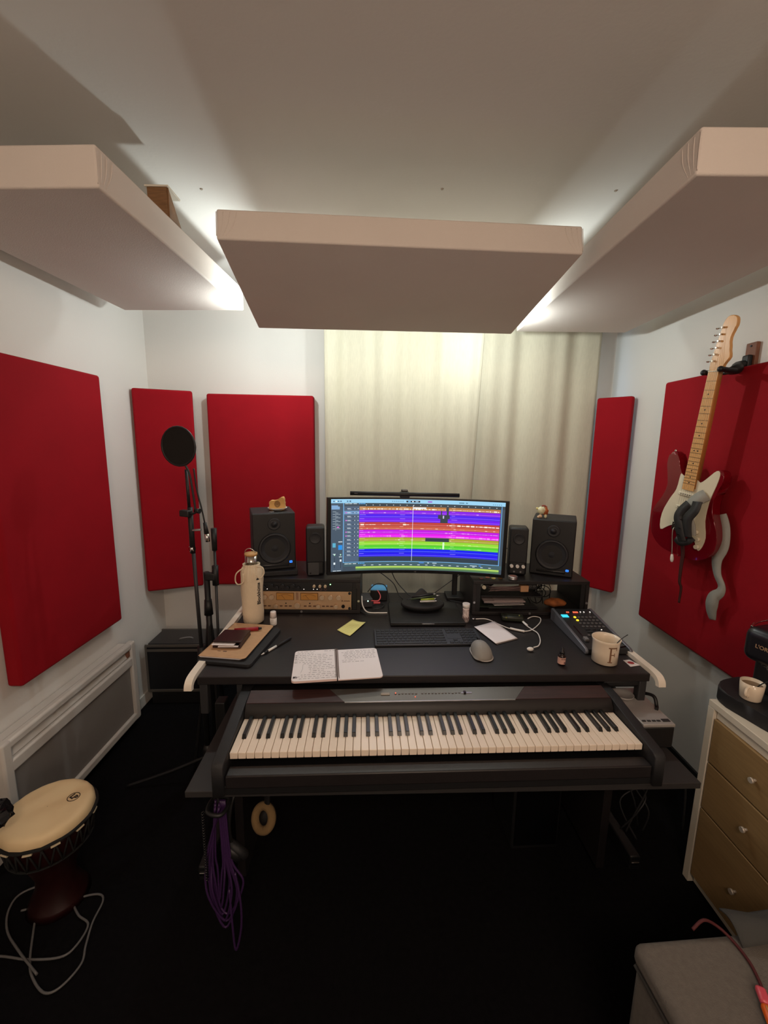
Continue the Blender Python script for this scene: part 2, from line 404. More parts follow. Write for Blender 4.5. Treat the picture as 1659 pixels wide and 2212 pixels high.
# ================================================================== DIGITAL PIANO
pa = rad(2.35)
PX, PY = .188, 1.072   # front centre of the keybed
pn = thing('digital_piano', 'black digital piano with 88 keys on the lower desk shelf', 'piano', (PX, PY, .602), (0, 0, pa))
MB().box((0, .175, .014), (1.285, .40, .028), .003).out('keybed', blk, pn)
for s in (-.6, .6):
    for yy in (.02, .33): MB().cyl((s, yy, -.0215), (s, yy, .0), .014, n=14).out('foot', blk, pn)
MB().box((0, -.010, .044), (1.220, .040, .040), .004).out('front_rail', blk_w, pn)
for s in (-1, 1):
    b = MB(); b.M = Matrix(((0, 0, 1, s*.6295-.0165), (1, 0, 0, 0), (0, 1, 0, 0), (0, 0, 0, 1)))
    b.prism([(-.034, 0), (.38, 0), (.38, .134), (.265, .134), (.25, .140), (.20, .135), (.165, .128), (-.022, .103), (-.034, .092)], 0, .033, .004).out('cheek', blk_v, pn)
kw = 1.2235/52; x0 = -1.2235/2
b = MB(); b.box((0, .075, -.010), (kw-.0012, .150, .020), .0012, seg=1)
wk = b.out('white_key', ivory, pn); first = True
b = MB(); b.prism([(-.0055, -.0475), (.0055, -.0475), (.0055, .0475), (-.0055, .0475)], 0, .002)
b = MB()
vs = [(-.0068, -.048, -.004), (.0068, -.048, -.004), (.0068, .0475, -.004), (-.0068, .0475, -.004), (-.0054, -.040, .011), (.0054, -.040, .011), (.0054, .0475, .011), (-.0054, .0475, .011)]
V = [b.bm.verts.new(v) for v in vs]
for f in ((3, 2, 1, 0), (4, 5, 6, 7), (0, 1, 5, 4), (1, 2, 6, 5), (2, 3, 7, 6), (3, 0, 4, 7)): b.bm.faces.new([V[i] for i in f])
bmesh.ops.bevel(b.bm, geom=list(b.bm.edges), offset=.0009, segments=1, affect='EDGES')
bk = b.out('black_key', keyblk, pn); bfirst = True
KZ = .096
for i in range(52):
    o = wk if i == 0 else inst(wk.data, 'white_key', pn, (0, 0, 0))
    o.location = (x0+kw*(i+.5), .020, KZ)
    if i < 51 and (i % 7) in (0, 2, 3, 5, 6):   # A# C# D# F# G#
        dx = {0: .0015, 2: -.002, 3: .002, 5: -.0025, 6: 0}[i % 7]
        q = bk if bfirst else inst(bk.data, 'black_key', pn, (0, 0, 0)); bfirst = False
        q.location = (x0+kw*(i+1)+dx, .020+.1025, KZ)
b = MB(); b.M = Matrix(((0, 0, 1, -.6115), (1, 0, 0, 0), (0, 1, 0, 0), (0, 0, 0, 1)))
b.prism([(.171, .02), (.38, .02), (.38, .130), (.262, .130), (.25, .144), (.188, .134), (.171, .108)], 0, 1.223, .002).out('fallboard', mat('black satin panel', (30, 26, 25), .5), pn)
# wooden veneer strips and the slanted control panel on the top
sl = math.atan2(.014, .062)
cp = MB(); z_ = lambda y: .134+(y-.188)*.010/.062+.0008
def plate(name, pts, m, th=.0015):
    b = MB(); lo = [b.bm.verts.new((x, y, z_(y)-.0004)) for x, y in pts]; hi = [b.bm.verts.new((x, y, z_(y)+th)) for x, y in pts]
    n = len(pts); [b.bm.faces.new((lo[i], lo[(i+1) % n], hi[(i+1) % n], hi[i])) for i in range(n)]; b.bm.faces.new(hi); b.bm.faces.new(lo[::-1])
    return b.out(name, m, pn)
plate('veneer_panel', [(-.608, .191), (-.292, .191), (-.345, .248), (-.608, .248)], rosew)
plate('veneer_panel', [(.282, .191), (.608, .191), (.608, .248), (.335, .248)], rosew)
plate('control_panel', [(-.290, .189), (.280, .189), (.333, .248), (-.343, .248)], mat('pewter panel', (92, 88, 84), .4, .5))
MB().box((-.005, .189, .1358), (.57, .002, .003)).out('panel_trim', silver, pn)
MB().box((-.155, .222, z_(.222)+.002), (.030, .012, .003), .001).out('display', mat('grey display', (150, 140, 125), .4), pn)
bt = MB().box((0, 0, 0), (.007, .004, .003), .001, seg=1).out('button', grey, pn); bt.location = (-.12, .222, z_(.222)+.0025)
for k in range(18):
    x = -.108+k*.0115+(.01 if k > 5 else 0); inst(bt.data, 'button', pn, (x, .222+(.0 if k % 5 else -.001), z_(.222)+.0025))
MB().box((.122, .222, z_(.222)+.0015), (.036, .007, .002)).out('volume_slot', silver, pn)
MB().box((.116, .222, z_(.222)+.004), (.008, .010, .006), .001).out('volume_slider', blk_g, pn)
MB().sphere((-.120, .222, z_(.222)+.0048), .0018).sphere((-.055, .206, z_(.206)+.003), .0016).out('indicator_lamp', red_l, pn)

# ================================================================== lower right gadget and things under the desk
gd = thing('sound_module', 'small flat silver and black electronic box between piano and right wall', 'audio device', (.934, 1.35, .582), (0, 0, rad(1.5)))
MB().box((0, 0, .038), (.108, .21, .076), .004).out('case', blk, gd)
MB().box((0, 0, .082), (.110, .212, .012), .003).out('top_panel', mat('pale silver paint', (172, 168, 165), .4, .3), gd)
for x in (-.042, -.025, -.008, .008): MB().box((x, -.088, .089), (.012, .007, .003), .001).out('button', dgrey, gd)
MB().box((.034, -.086, .089), (.026, .014, .002), .0005).out('screen', dgrey, gd)
MB().lathe([(.001, .0), (.03, .002), (.036, .012), (.034, .013), (.0285, .004), (.001, .003)], (-.03, .05, .088), 24).out('dial', mat('pale silver paint', (172, 168, 165)), gd)
b = MB().tube([(.965, 1.42, .675), (.985, 1.36, .70), (.985, 1.335, .676), (.975, 1.32, .674)], .006, 8).out('power_cable', blk)
tag(b, 'short thick black cable looping on the silver box right of the piano', 'cable')
pc = thing('computer_tower', 'black box standing on the floor beneath the right end of the desk', 'computer', (.62, 1.52, 0), (0, 0, rad(3)))
MB().box((0, 0, .20), (.19, .22, .40), .006).out('case', blk, pc)
MB().box((0, -.112, .20), (.17, .006, .36), .002).out('front_panel', blk_g, pc)

# headphones + purple cable hanging from the shelf at left
pcb = MB(); r = random.Random(3); hx, hy, hz = -.475, 1.075, .535
for k in range(7):
    w_ = .008+.007*k; dz = .44-.025*abs(k-4); ox = .005*k
    top = (hx+.004*k, hy-.012*(k % 3), hz)
    pcb.tube([top, (hx-.010-.004*k, hy-.01*(k % 2), hz-.18), (hx-w_*.7, hy-.012*(k % 3), hz-dz*.72), (hx-w_*.2+ox, hy-.01, hz-dz), (hx+w_*.8+ox, hy-.012*(k % 2), hz-dz*.74), (hx+.012+.004*k, hy, hz-.2), (hx+.008+.003*k, hy, hz)], .0034, 8)
pcb.tube([(hx+.03, hy-.01, hz-.30), (hx+.038, hy-.02, hz-.42), (hx+.042, hy-.02, hz-.50), (hx+.05, hy-.02, hz-.50), (hx+.065, hy-.02, hz-.42), (hx+.066, hy-.02, hz-.33), (hx+.05, hy-.01, hz-.24)], .0034, 8)
pt = thing('coiled_cable', 'purple cable coil hanging below the left end of the lower shelf', 'cable', (hx, hy, hz-.44))
o = pcb.out('coil', purple); o.parent = pt; o.matrix_parent_inverse = Matrix.Translation(-pt.location)
o = MB().tube([(hx-.012, hy-.03, hz-.01), (hx+.03, hy-.035, hz-.013), (hx+.035, hy+.02, hz-.013), (hx-.012, hy+.02, hz-.012)], .006, 8, True).out('tie', blk); o.parent = pt; o.matrix_parent_inverse = Matrix.Translation(-pt.location)
o = MB().cyl((hx+.01, hy-.006, hz-.01), (hx+.01, hy-.006, hz+.052), .0035, n=8).out('hook', dgrey); o.parent = pt; o.matrix_parent_inverse = Matrix.Translation(-pt.location)
bs = MB()
for k in range(26): bs.tube([(hx-.03+.004*cos(a*pi/4), hy-.02+.004*sin(a*pi/4), hz-.02-.009*k-.001*a) for a in range(9)], .0016, 5, smooth=0)
tag(bs.out('spiral_cord', blk_g), 'black spiral cord hanging left of the purple cable', 'cable')
hp = thing('headphones', 'black headphones with worn beige ear pads hanging under the left of the desk', 'headphones', (-.410, 1.165, .555), (0, 0, rad(60)))
MB().tube([(-.075, 0, -.20), (-.082, 0, -.12), (-.06, 0, -.04), (0, 0, -.012), (.06, 0, -.04), (.082, 0, -.12), (.075, 0, -.20)], .012, 10, flat=.5).out('headband', blk, hp)
MB().cyl((0, 0, -.03), (0, 0, .03), .004, n=8).out('hook', dgrey, hp)
for s in (-1, 1):
    MB().lathe([(.001, 0), (.03, 0), (.04, .01), (.042, .022), (.001, .024)], (0, 0, 0), 24).out('ear_cup', blk, hp, (s*.085, 0, -.235), (0, -s*pi/2+s*.5, 0))
    MB().tube([(.035*cos(a*pi/6), .035*sin(a*pi/6), 0) for a in range(12)], .014, 10, True, 2).out('ear_pad', beige_f if s == 1 else blk_v, hp, (s*.060, 0, -.225), (0, -s*pi/2+s*.5, 0))

# ================================================================== racks on the desk
def on_desk(lx, ly, lz=0):   # local desk coordinates to world
    return dk_m @ Vector((lx, ly, DZ+lz))
dk_m = Matrix.Translation((.175, 1.343, 0)) @ Matrix.Rotation(da, 4, 'Z')
def rack(label, x0, x1, yf, rz):
    W_, D_, Hh = x1-x0, .30, .168
    t = thing('rack_cabinet', label, 'rack', ((x0+x1)/2, yf, DZ+.001), (0, 0, rz))
    MB().box((0, D_/2, Hh-.008), (W_, D_, .016), .0015).out('top_panel', blk_w, t)
    MB().box((0, D_/2, .008), (W_, D_, .016), .0015).out('bottom_panel', blk_w, t)
    for s in (-1, 1):
        MB().box((s*(W_/2-.008), D_/2, Hh/2), (.016, D_, Hh-.033), .0008).out('side_panel', blk_w, t)
        MB().box((s*(W_/2-.027), .006, Hh/2), (.02, .003, Hh-.034), .0004).out('rack_rail', blk, t)
    b = MB()
    for s in (-1, 1): b.cyl((s*(W_/2-.008), 0, .062), (s*(W_/2-.008), -.002, .062), .0055, n=14)
    b.cyl((0, 0, .0085), (0, -.002, .0085), .0055, n=14)
    b.out('screw', silver, t); return t
rl = rack('left black rack cabinet on the desk, holding the gold faceplate unit', -.644, -.09, 1.868, rad(.5))
rr = rack('right black rack cabinet on the desk, stuffed with papers and cables', .440, .992, 1.872, rad(.8))
RT = DZ+.001+.168
# gold unit
def knob(t, x, z, r, m, name='knob', d=.012, y=0):
    o = MB().cyl((0, 0, 0), (0, -d, 0), r, r*.85, 20).box((0, -d-.0005, r*.45), (r*.18, .001, r*.8)).out(name, m, t); o.location = (x, y, z); return o
gu = thing('rack_compressor', 'gold rack unit with two needle meters in the left rack', 'audio device', (-.367, 1.874, .799), (0, 0, rad(.5)))
MB().box((0, .09, .0445), (.435, .18, .084), .001).out('case', blk, gu)
MB().box((0, -.003, .0445), (.47, .005, .089), .001).out('faceplate', gold_m, gu)
for mx in (-.075, .038):
    f = MB().box((0, 0, 0), (.083, .003, .036), .0008).out('needle_meter', mat('meter bezel', (110, 75, 40), .4), gu); f.location = (mx, -.0065, .065)
    MB().box((0, -.002, 0), (.078, .001, .031)).out('dial_face', mat('amber meter face', (190, 135, 65), .6), f)
    b = MB().tube([(-.030, -.003, .002), (-.015, -.003, .0085), (0, -.003, .010), (.015, -.003, .0085), (.030, -.003, .002)], .0005, 5, smooth=3)
    b.cyl((.0, -.003, -.014), (-.016 if mx < 0 else -.018, -.003, .006), .0005, n=5); b.out('needle', ink, f)
for mx in (-.0225, -.0185, -.0145): MB().box((mx, -.0062, .066), (.0016, .001, .036)).out('vent_slot', wood_brown, gu)
for kx in (-.205, -.170, -.137, .098, .137, .176): knob(gu, kx, .062, .0125, gold_k, y=-.0055)
for kx in (-.118, .08, .163): knob(gu, kx, .018, .0105, gold_k, y=-.0055)
knob(gu, -.018, .022, .015, gold_k, y=-.0055)
for kx in (-.21, -.19, -.17, -.15, -.095, -.072, -.052, .018, .04, .062, .104, .123, .142): 
    o = MB().box((0, 0, 0), (.013, .004, .004), .001, seg=1).out('switch', mat('brown switch', (70, 35, 20), .4), gu); o.location = (kx, -.0075, .018)
for kx in (-.072, .04): MB().cyl((kx, -.005, .031), (kx, -.008, .031), .003, n=10).out('lamp_jewel', blk, gu)
MB().cyl((.197, -.005, .018), (.197, -.012, .018), .008, n=16).cyl((.197, -.012, .018), (.197, -.0125, .018), .005, n=16).out('headphone_jack', blk_g, gu)
for sx in (-1, 1):
    for z in (.008, .082): MB().cyl((sx*.227, -.005, z), (sx*.227, -.010, z), .0065, n=12).out('rack_screw', blk, gu)
b = MB().prism([(.188, .042), (.196, .042), (.192, .049)], 0, .0005)
for k in range(7): b.box((.201+k*.0042, .0435+.001*(k % 2), .0002), (.0028, .004, .0005))
b.out('maker_mark', mat('brown switch', (70, 35, 20)), gu, (0, -.0058, 0), (pi/2, 0, 0))
# black preamp above it
bu = thing('rack_interface', 'black one-unit rack device above the gold faceplate unit', 'audio device', (-.367, 1.874, .8895), (0, 0, rad(.5)))
MB().box((0, .09, .0215), (.435, .18, .0405), .001).out('case', blk, bu)
MB().box((0, -.003, .0215), (.482, .005, .0425), .001).out('faceplate', mat('charcoal panel', (26, 27, 30), .45), bu)
for k, kx in enumerate((-.20, -.17, -.135, -.112, -.085, -.062, -.035, -.012)): knob(bu, kx, .027 if k % 2 == 0 else .017, .0095, blk_v, y=-.0055)
for kx in (.062, .089, .114): knob(bu, kx, .027, .0075, gold_k, 'steel_knob', y=-.0055)
MB().sphere((.137, -.006, .034), .0028).out('power_lamp', green_l, bu)
b = MB()
for kx in (-.21, -.195, -.185, -.17, -.158, .013, .058, .075): b.sphere((kx, -.006, .010), .0018, u=8, v=6)
for kx in (.0, .0): pass
b.out('status_lamp', whi_l, bu)
for kx in (.092, .114): MB().tube([(kx+.005*cos(a*pi/4), -.0065, .010+.005*sin(a*pi/4)) for a in range(8)], .001, 5, True, 2).out('jack_ring', mat('dim red ring', (120, 80, 80)), bu)
# contents of the right rack
def roll(name, label, cat, p0, p1, r, m, group=None):
    return tag(MB().cyl(p0, p1, r, r*.97, 14).out(name, m), label, cat, group)
Yr = 1.90
sh = MB().box((.63, 1.955, .866), (.29, .13, .006), .001).out('shelf_tray', blk); tag(sh, 'thin black tray inside the right rack cabinet', 'tray')
for s in ():
    pass
roll('paper_roll', 'white-ended dark roll at the left inside the right rack', 'roll', (.50, 1.90, .908), (.58, 2.0, .908), .013, blk_v)
MB().cyl((.4995, 1.8994, .908), (.4985, 1.898, .908), .010, n=14).out('end_cap', cream_pl, bpy.data.objects['paper_roll'], (0, 0, 0))
pr = thing('paint_brush', 'wide brush with pale wooden ferrule lying inside the right rack', 'brush', (.66, 1.915, .884), (0, 0, rad(4)))
MB().box((.035, 0, .016), (.040, .03, .032), .003).out('ferrule', mat('pale wood block', (190, 145, 105), .6), pr)
b = MB(); r = random.Random(5)
for k in range(22): b.cyl((.016, r.uniform(-.01, .01), .006+r.uniform(0, .02)), (-.09-r.uniform(0, .05), r.uniform(-.012, .012), .004+r.uniform(0, .022)), .002, .001, 5)
b.out('bristles', mat('grey pink bristles', (120, 98, 96), .8), pr)
pz = thing('small_box', 'small black box with two oval holes at the top middle of the right rack', 'box', (.735, 1.92, .8865))
MB().box((0, .02, .021), (.05, .05, .030), .003).out('case', blk, pz)
for s in (-1, 1): MB().tube([(s*.009+.006*cos(a*pi/4), -.006, .024+.004*sin(a*pi/4)) for a in range(8)], .0012, 5, True, 2).out('ring', grey, pz)
r = random.Random(8)
stk = [('pale booklet slanting inside the right rack, topmost of the papers', mat('pinkish grey cover', (165, 150, 148), .8), .836, .20, 2), ('grey folded paper stack under the pale booklet in the right rack', mat('grey paper', (130, 122, 125), .8), .828, .17, -3),
       ('pale paper bundle in the middle of the right rack', mat('pale grey paper', (160, 155, 152), .8), .818, .15, 5), ('dark green notebook in the lower right rack', mat('dark green cover', (28, 38, 30), .7), .804, .16, -2), ('black notebook at the bottom of the right rack', blk_v, .7985, .24, 1)]
for k, (lb, m, z, L_, a) in enumerate(stk):
    o = thing('paper_stack', lb, 'papers', (.60+.012*k*(-1)**k, 1.905+.004*k, z), (0, 0, rad(a)))
    MB().box((0, .045, .0025), (L_, .12, .005), .001).out('cover', m, o)
    MB().box((.02, .045, .0062), (L_*.7, .10, .0018)).out('sheet', m, o)
b = MB(); r = random.Random(11)
for k in range(7):
    c = Vector((.80+r.uniform(-.03, .04), 1.99+r.uniform(-.04, .03), .86+r.uniform(-.03, .045)))
    R_ = r.uniform(.02, .045); ax = r.uniform(0, pi)
    b.tube([c+Vector((R_*cos(a*pi/5)*cos(ax), R_*cos(a*pi/5)*sin(ax)*.6, R_*.8*sin(a*pi/5))) for a in range(10)], .0022, 6, True, 3)
for k in range(5): b.tube([(.75+.03*k, 2.12, .91), (.76+.03*k, 2.05, .90-.01*k), (.70+.04*k, 2.0, .85), (.72+.03*k, 1.96, .805)], .002, 6)
tag(b.out('cable_tangle', blk_g), 'tangle of black cables in the middle of the right rack', 'cables')['kind'] = 'stuff'
tag(MB().sphere((.865, 1.945, .818), .045, (1.2, .7, .45), fn=lambda v: v*(1+.12*sin(6*v.x)*cos(5*v.y))).out('cloth_pouch', mat('rust orange fabric', (150, 85, 40), .8, var=.5, vscale=25)), 'small rust orange pouch at the right bottom inside the right rack', 'pouch')

# ================================================================== studio speakers
def studio(label, loc, rz):
    t = thing('studio_monitor', label, 'speaker', loc, (0, 0, rz))
    W_, D_, Hh = .198, .20, .275
    MB().box((0, D_/2, Hh/2), (W_, D_, Hh), .005).out('cabinet', blk_v, t)
    MB().box((0, -.002, Hh/2), (W_-.006, .006, Hh-.006), .002).out('baffle', blk, t)
    q = MB().M
    RX = (pi/2, 0, 0)
    MB().lathe([(.070, 0), (.075, .004), (.071, .009), (.064, .008), (.058, .002), (.050, .001)], n=48, cap=False).out('surround', cone_m, t, (0, -.005, .105), RX)
    MB().lathe([(.060, .003), (.045, -.003), (.024, -.010), (.022, -.006), (.012, .000), (.0005, .002)], n=40, cap=False).out('woofer', mat('woven black cone', (40, 42, 48), .5, bump=.8, bscale=900), t, (0, -.007, .105), RX)
    MB().lathe([(.030, 0), (.028, .004), (.022, .0035), (.014, .0005), (.0125, .005), (.0005, .009)], n=32, cap=False).out('tweeter', cone_m, t, (0, -.005, .222), RX)
    MB().box((0, -.006, .021), (.13, .004, .012), .003).out('port', blk_g, t)
    f = MB().box((0, 0, 0), (.013, .003, .010), .002).out('power_badge', blue_l, t); f.location = (.074, -.0065, .034)
    MB().box((0, -.002, 0), (.006, .001, .004)).out('badge_mark', mat('badge dark blue', (20, 40, 90)), f)
    return t
pad = thing('speaker_pad', 'black foam wedge pad under the left studio speaker', 'pad', (-.497, 1.915, RT), (0, 0, rad(14)))
MB().box((0, .10, .012), (.21, .22, .024), .004).out('foam', blk_v, pad)
SLz = RT+.0245
studio('left studio speaker, with the beige cake-shaped toy on top', (-.502, 1.935, SLz), rad(20))
studio('right studio speaker, with the small pale figurine on top', (.838, 1.965, RT+.001), rad(-24))
# small desktop speakers
def small(label, loc, rz, knobs):
    t = thing('desktop_speaker', label, 'speaker', loc, (0, 0, rz))
    b = MB().box((0, .05, .120), (.088, .09, .236), .012, seg=3); b.out('cabinet', blk, t)
    MB().box((0, .003, .150), (.080, .006, .165), .003).out('grille', blk_v, t)
    MB().lathe([(.026, 0), (.027, .003), (.023, .003), (.020, .001), (.0005, .003)], n=28, cap=False).out('driver_ring', cone_m, t, (0, -.0005, .185), (pi/2, 0, 0))
    if knobs:
        for k, kx in enumerate((-.027, 0, .027)): MB().cyl((kx, .005, .050), (kx, -.008, .050), .0085, .0078, 18).out('knob', white_p, t)
        for kx in (-.014, .016): MB().cyl((kx, .005, .022), (kx, -.001, .022), .0045, n=12).out('jack', grey, t)
    else:
        MB().box((-.010, .003, .035), (.052, .004, .062), .002).out('lower_panel', mat('grey lower panel', (60, 60, 62), .5), t)
        MB().cyl((-.024, .002, .014), (-.024, -.001, .014), .004, n=12).out('jack', blk_g, t)
    return t
small('small left desktop speaker without knobs, beside the monitor', (-.305, 1.915, RT), rad(8), False)
small('small right desktop speaker with three white knobs', (.668, 1.948, RT), rad(-12), True)

# things on the left speaker
top = SLz+.275
sp = thing('saucer', 'small white saucer on the left studio speaker', 'saucer', (-.502, 2.01, top))
MB().lathe([(.001, .0005), (.022, .0005), (.034, .008), (.046, .014), (.0462, .0155), (.034, .0105), (.02, .004), (.001, .004)], n=36).out('dish', white_p, sp)
ck = thing('cake_toy', 'beige cake-slice shaped soft toy with round badge on the white saucer', 'toy', (-.502, 2.01, top+.0045), (0, 0, rad(3))); ck.scale = (.98, 1, 1.12)
b = MB(); outl = smooth_path([(-.036, 0, 0), (.034, 0, 0), (.036, .03, 0), (.036, .048, 0), (.030, .056, 0), (.016, .052, 0), (0, .043, 0), (-.015, .040, 0), (-.028, .041, 0), (-.037, .034, 0), (-.034, .028, 0)], 4, True)
b.prism([(p.x, p.y) for p in outl], -.016, .016, .003).out('body', mat('beige felt', (212, 165, 100), .9, bump=.4), ck, rot=(pi/2, 0, 0))
MB().cyl((.003, -.0162, .026), (.003, -.0185, .026), .0145, n=24).out('badge', mat('brown badge', (140, 100, 50), .6), ck)
b = MB(); b.tube([(-.003, -.019, .023), (.003, -.019, .018), (.009, -.019, .023)], .0012, 5, smooth=0)
b.out('badge_mark', mat('pale brown mark', (185, 145, 85)), ck)
tag(MB().cyl((-.518, 1.962, top+.0002), (-.518, 1.962, top+.0022), .012, n=24).out('coin', silver), 'silver coin at the front of the left studio speaker top', 'coin')
# figurine on the right speaker
ft = RT+.001+.275
fg = thing('figurine', 'tiny pale cream and orange figurine leaning forward on the right studio speaker', 'figurine', (.800, 2.03, ft), (0, 0, rad(-10)))
MB().sphere((-.004, 0, .037), .020, (1, .9, .95), fn=lambda v: v*(1+.08*sin(9*v.x+4*v.z))).out('head', mat('pale cream glaze', (225, 222, 185), .5, var=.1, vscale=60), fg)
MB().sphere((.016, .004, .032), .019, (.8, .8, 1.1), fn=lambda v: v*(1+.12*sin(8*v.z))).out('shoulder', mat('orange brown glaze', (170, 90, 40), .5, var=.4, vscale=60), fg)
MB().tube([(-.002, .006, .058), (.010, .004, .060), (.022, .004, .052)], .004, 8).out('ribbon', mat('brick ribbon', (150, 70, 55), .6), fg)
MB().sphere((-.024, 0, .046), .006).out('ear', mat('cream ear', (235, 222, 150), .5), fg)
MB().sphere((-.008, -.006, .009), .009).sphere((-.018, -.012, .006), .0062).out('foot', mat('cream pink', (222, 190, 160), .5), fg)
MB().sphere((.016, -.008, .010), .010, (.7, .7, 1)).out('leg', mat('pale cream glaze', (225, 222, 185)), fg)

# ================================================================== MONITOR
mo = thing('monitor', 'wide curved monitor showing a coloured multitrack audio session', 'monitor', (.172, 1.93, 1.147), (rad(-1), rad(.6), rad(1.0)))
RC = 1.5
def cur(u, z, d=0):   # u in metres along the arc, d towards the viewer
    a = u/RC; return Vector((sin(a)*(RC-d), (cos(a)-1)*(RC-d)*1-d, z))
MWd, MHt = .842, .362
b = MB(); N_ = 28
def shell(b, w, z0, z1, d0, d1):
    V = []
    for i in range(N_+1):
        u = -w/2+w*i/N_
        V.append([b.bm.verts.new(cur(u, z, d)) for z, d in ((z0, d0), (z0, d1), (z1, d1), (z1, d0))])
    for i in range(N_):
        for k in range(4): f = b.bm.faces.new((V[i][k], V[i+1][k], V[i+1][(k+1) % 4], V[i][(k+1) % 4]))
    b.bm.faces.new(V[0]); b.bm.faces.new(V[-1][::-1])
shell(b, MWd, -MHt/2, MHt/2, -.022, 0); b.out('housing', blk, mo)
# thin bezel, proud of the screen
for z0, z1 in ((-MHt/2, -MHt/2+.014), (MHt/2-.007, MHt/2)):
    b = MB(); shell(b, MWd, z0, z1, 0, .003); b.out('bezel', blk_g, mo)
for s in (-1, 1):
    b = MB(); V0 = [cur(s*(MWd/2-.0085)+q*.0085, z, d) for q in (-1, 1) for z in (-MHt/2+.014, MHt/2-.007) for d in (0, .003)]
    V = [b.bm.verts.new(v) for v in V0]
    for f in ((0, 1, 3, 2), (4, 6, 7, 5), (0, 4, 5, 1), (2, 3, 7, 6), (1, 5, 7, 3), (0, 2, 6, 4)): b.bm.faces.new([V[k] for k in f])
    b.out('bezel', blk_g, mo)
# picture on the screen
SW, SH, sz0 = MWd-.034, MHt-.021, -MHt/2+.014
smats = []; sidx = {}
def sm_(c, e):
    if (c, e) not in sidx:
        sidx[(c, e)] = len(smats); smats.append(mat('screen %d %d %d' % c, c, .3, emit=e))
    return sidx[(c, e)]
EM = 1.08
scr = MB()
def R_(u0, v0, u1, v1, c, lay=1, e=None):
    scr.mi = sm_(c, e or EM); n = max(1, int((u1-u0)*30)); d = .0004+.00012*lay
    for i in range(n):
        a = u0+(u1-u0)*i/n; bb_ = u0+(u1-u0)*(i+1)/n; U = lambda q: (q-.5)*SW; Z = lambda q: sz0+(1-q)*SH
        scr.quad(cur(U(a), Z(v1), d), cur(U(bb_), Z(v1), d), cur(U(bb_), Z(v0), d), cur(U(a), Z(v0), d))
slate = (62, 76, 88); panel = (78, 96, 118); WH = (225, 235, 240)
R_(0, 0, 1, 1, slate, 0)
R_(0, 0, 1, .055, (150, 205, 235)); R_(.0, .055, .07, .985, (68, 84, 100)); R_(.074, .10, .163, .865, panel)
R_(.07, .055, .074, .88, (110, 175, 225), 2); R_(.074, .872, .985, .879, (120, 185, 235), 2); R_(.98, .06, .984, .875, (100, 165, 225), 2)
R_(.163, .055, 1, .10, (48, 62, 70)); R_(.163, .81, .978, .865, (46, 60, 72)); R_(.074, .88, 1, .935, (66, 92, 100)); R_(.145, .94, .985, .965, (170, 205, 95), 2); R_(.145, .965, .985, .99, (85, 125, 80), 2)
tr = [(.102, (178, 118, 62)), (.152, (128, 10, 225)), (.207, (72, 15, 235)), (.261, (105, 12, 235)), (.318, (185, 58, 52)), (.370, (196, 84, 62)), (.424, (190, 10, 225)), (.478, (228, 12, 235)), (.532, (168, 158, 48)), (.586, (145, 215, 50)), (.641, (80, 205, 45)), (.694, (10, 30, 235)), (.748, (35, 20, 235)), (.803, None)]
rs = random.Random(2)
for k in range(13):
    v0, c = tr[k]; v1 = tr[k+1][0]; R_(.163, v0, .975, v1-.002, c)
    vm = (v0+v1)/2+.008; lc = tuple(min(255, int(q*.55+120)) for q in c)
    R_(.163, vm-.0016, .975, vm+.0016, lc, 2)
    R_(.163, v1-.012, .975, v1-.009, tuple(min(255, int(q*.8+40)) for q in c), 2)
    for uu in (.165, .40, .70): R_(uu, v0+.006, uu+rs.uniform(.02, .035), v0+.012, lc, 3)
    amp = {0: .011, 1: .008, 4: .012, 5: .004, 6: .008, 7: .012, 8: .006, 9: .006, 10: .006}.get(k, 0)
    if amp:
        wc = (250, 240, 225) if k in (0, 4, 5, 8) else tuple(min(255, int(q*.4+150)) for q in c)
        u = .17
        while u < .965:
            L_ = rs.uniform(.004, .022)
            if (k in (0,)) or (k in (4, 6, 7) and (u < .25 or .28 < u < .35 or .41 < u < .44 or .66 < u < .97)) or (k in (1, 8, 9, 10, 5) and rs.random() < .35):
                h = amp*rs.choice((.2, .3, .5, .75))
                R_(u, vm-h, min(.972, u+L_), vm+h, wc, 3)
            u += L_+rs.uniform(.0, .008)
dk_c = (45, 58, 68)
R_(.622, .207, .69, .261, dk_c, 4); R_(.638, .152, .645, .207, dk_c, 4); R_(.668, .102, .683, .152, dk_c, 4); R_(.672, .152, .683, .207, dk_c, 4); R_(.636, .261, .679, .318, dk_c, 4); R_(.553, .534, .692, .583, dk_c, 4)
R_(.65, .215, .657, .255, (200, 190, 240), 5); R_(.477, .108, .552, .126, WH, 5); R_(.655, .59, .665, .69, (210, 250, 200), 5)
R_(.4745, .085, .4765, .865, (235, 240, 250), 6); R_(.474, .083, .478, .092, WH, 6)
for k in range(13):
    v = .132+k*.0535
    if k == 1: R_(.0745, v-.024, .162, v+.022, (112, 150, 190), 2)
    R_(.093, v-.006, .112, v-.001, WH, 3); R_(.094, v+.006, .117, v+.010, (190, 200, 210), 3); R_(.121, v-.002, .133, v+.003, (25, 32, 42), 3); R_(.140, v-.002, .146, v+.003, (25, 32, 42), 3); R_(.135, v-.006, .138, v+.006, WH, 4); R_(.153, v-.004, .158, v+.004, WH, 3)
    if k in (1, 3, 6, 7): R_(.083, v-.008, .091, v+.008, (200, 110, 200), 3)
    else: R_(.084, v-.005, .089, v+.004, (40, 50, 62), 3)
for k in range(20): R_(.20+k*.0395, .077, .205+k*.0395, .085, WH, 3)
for k in range(17): R_(.19+k*.046, .918, .204+k*.046, .925, WH, 3)
for u, l in ((.08, .02), (.103, .018), (.128, .02)): R_(u, .062, u+l, .068, WH, 3); R_(u, .893, u+l, .901, WH, 3)
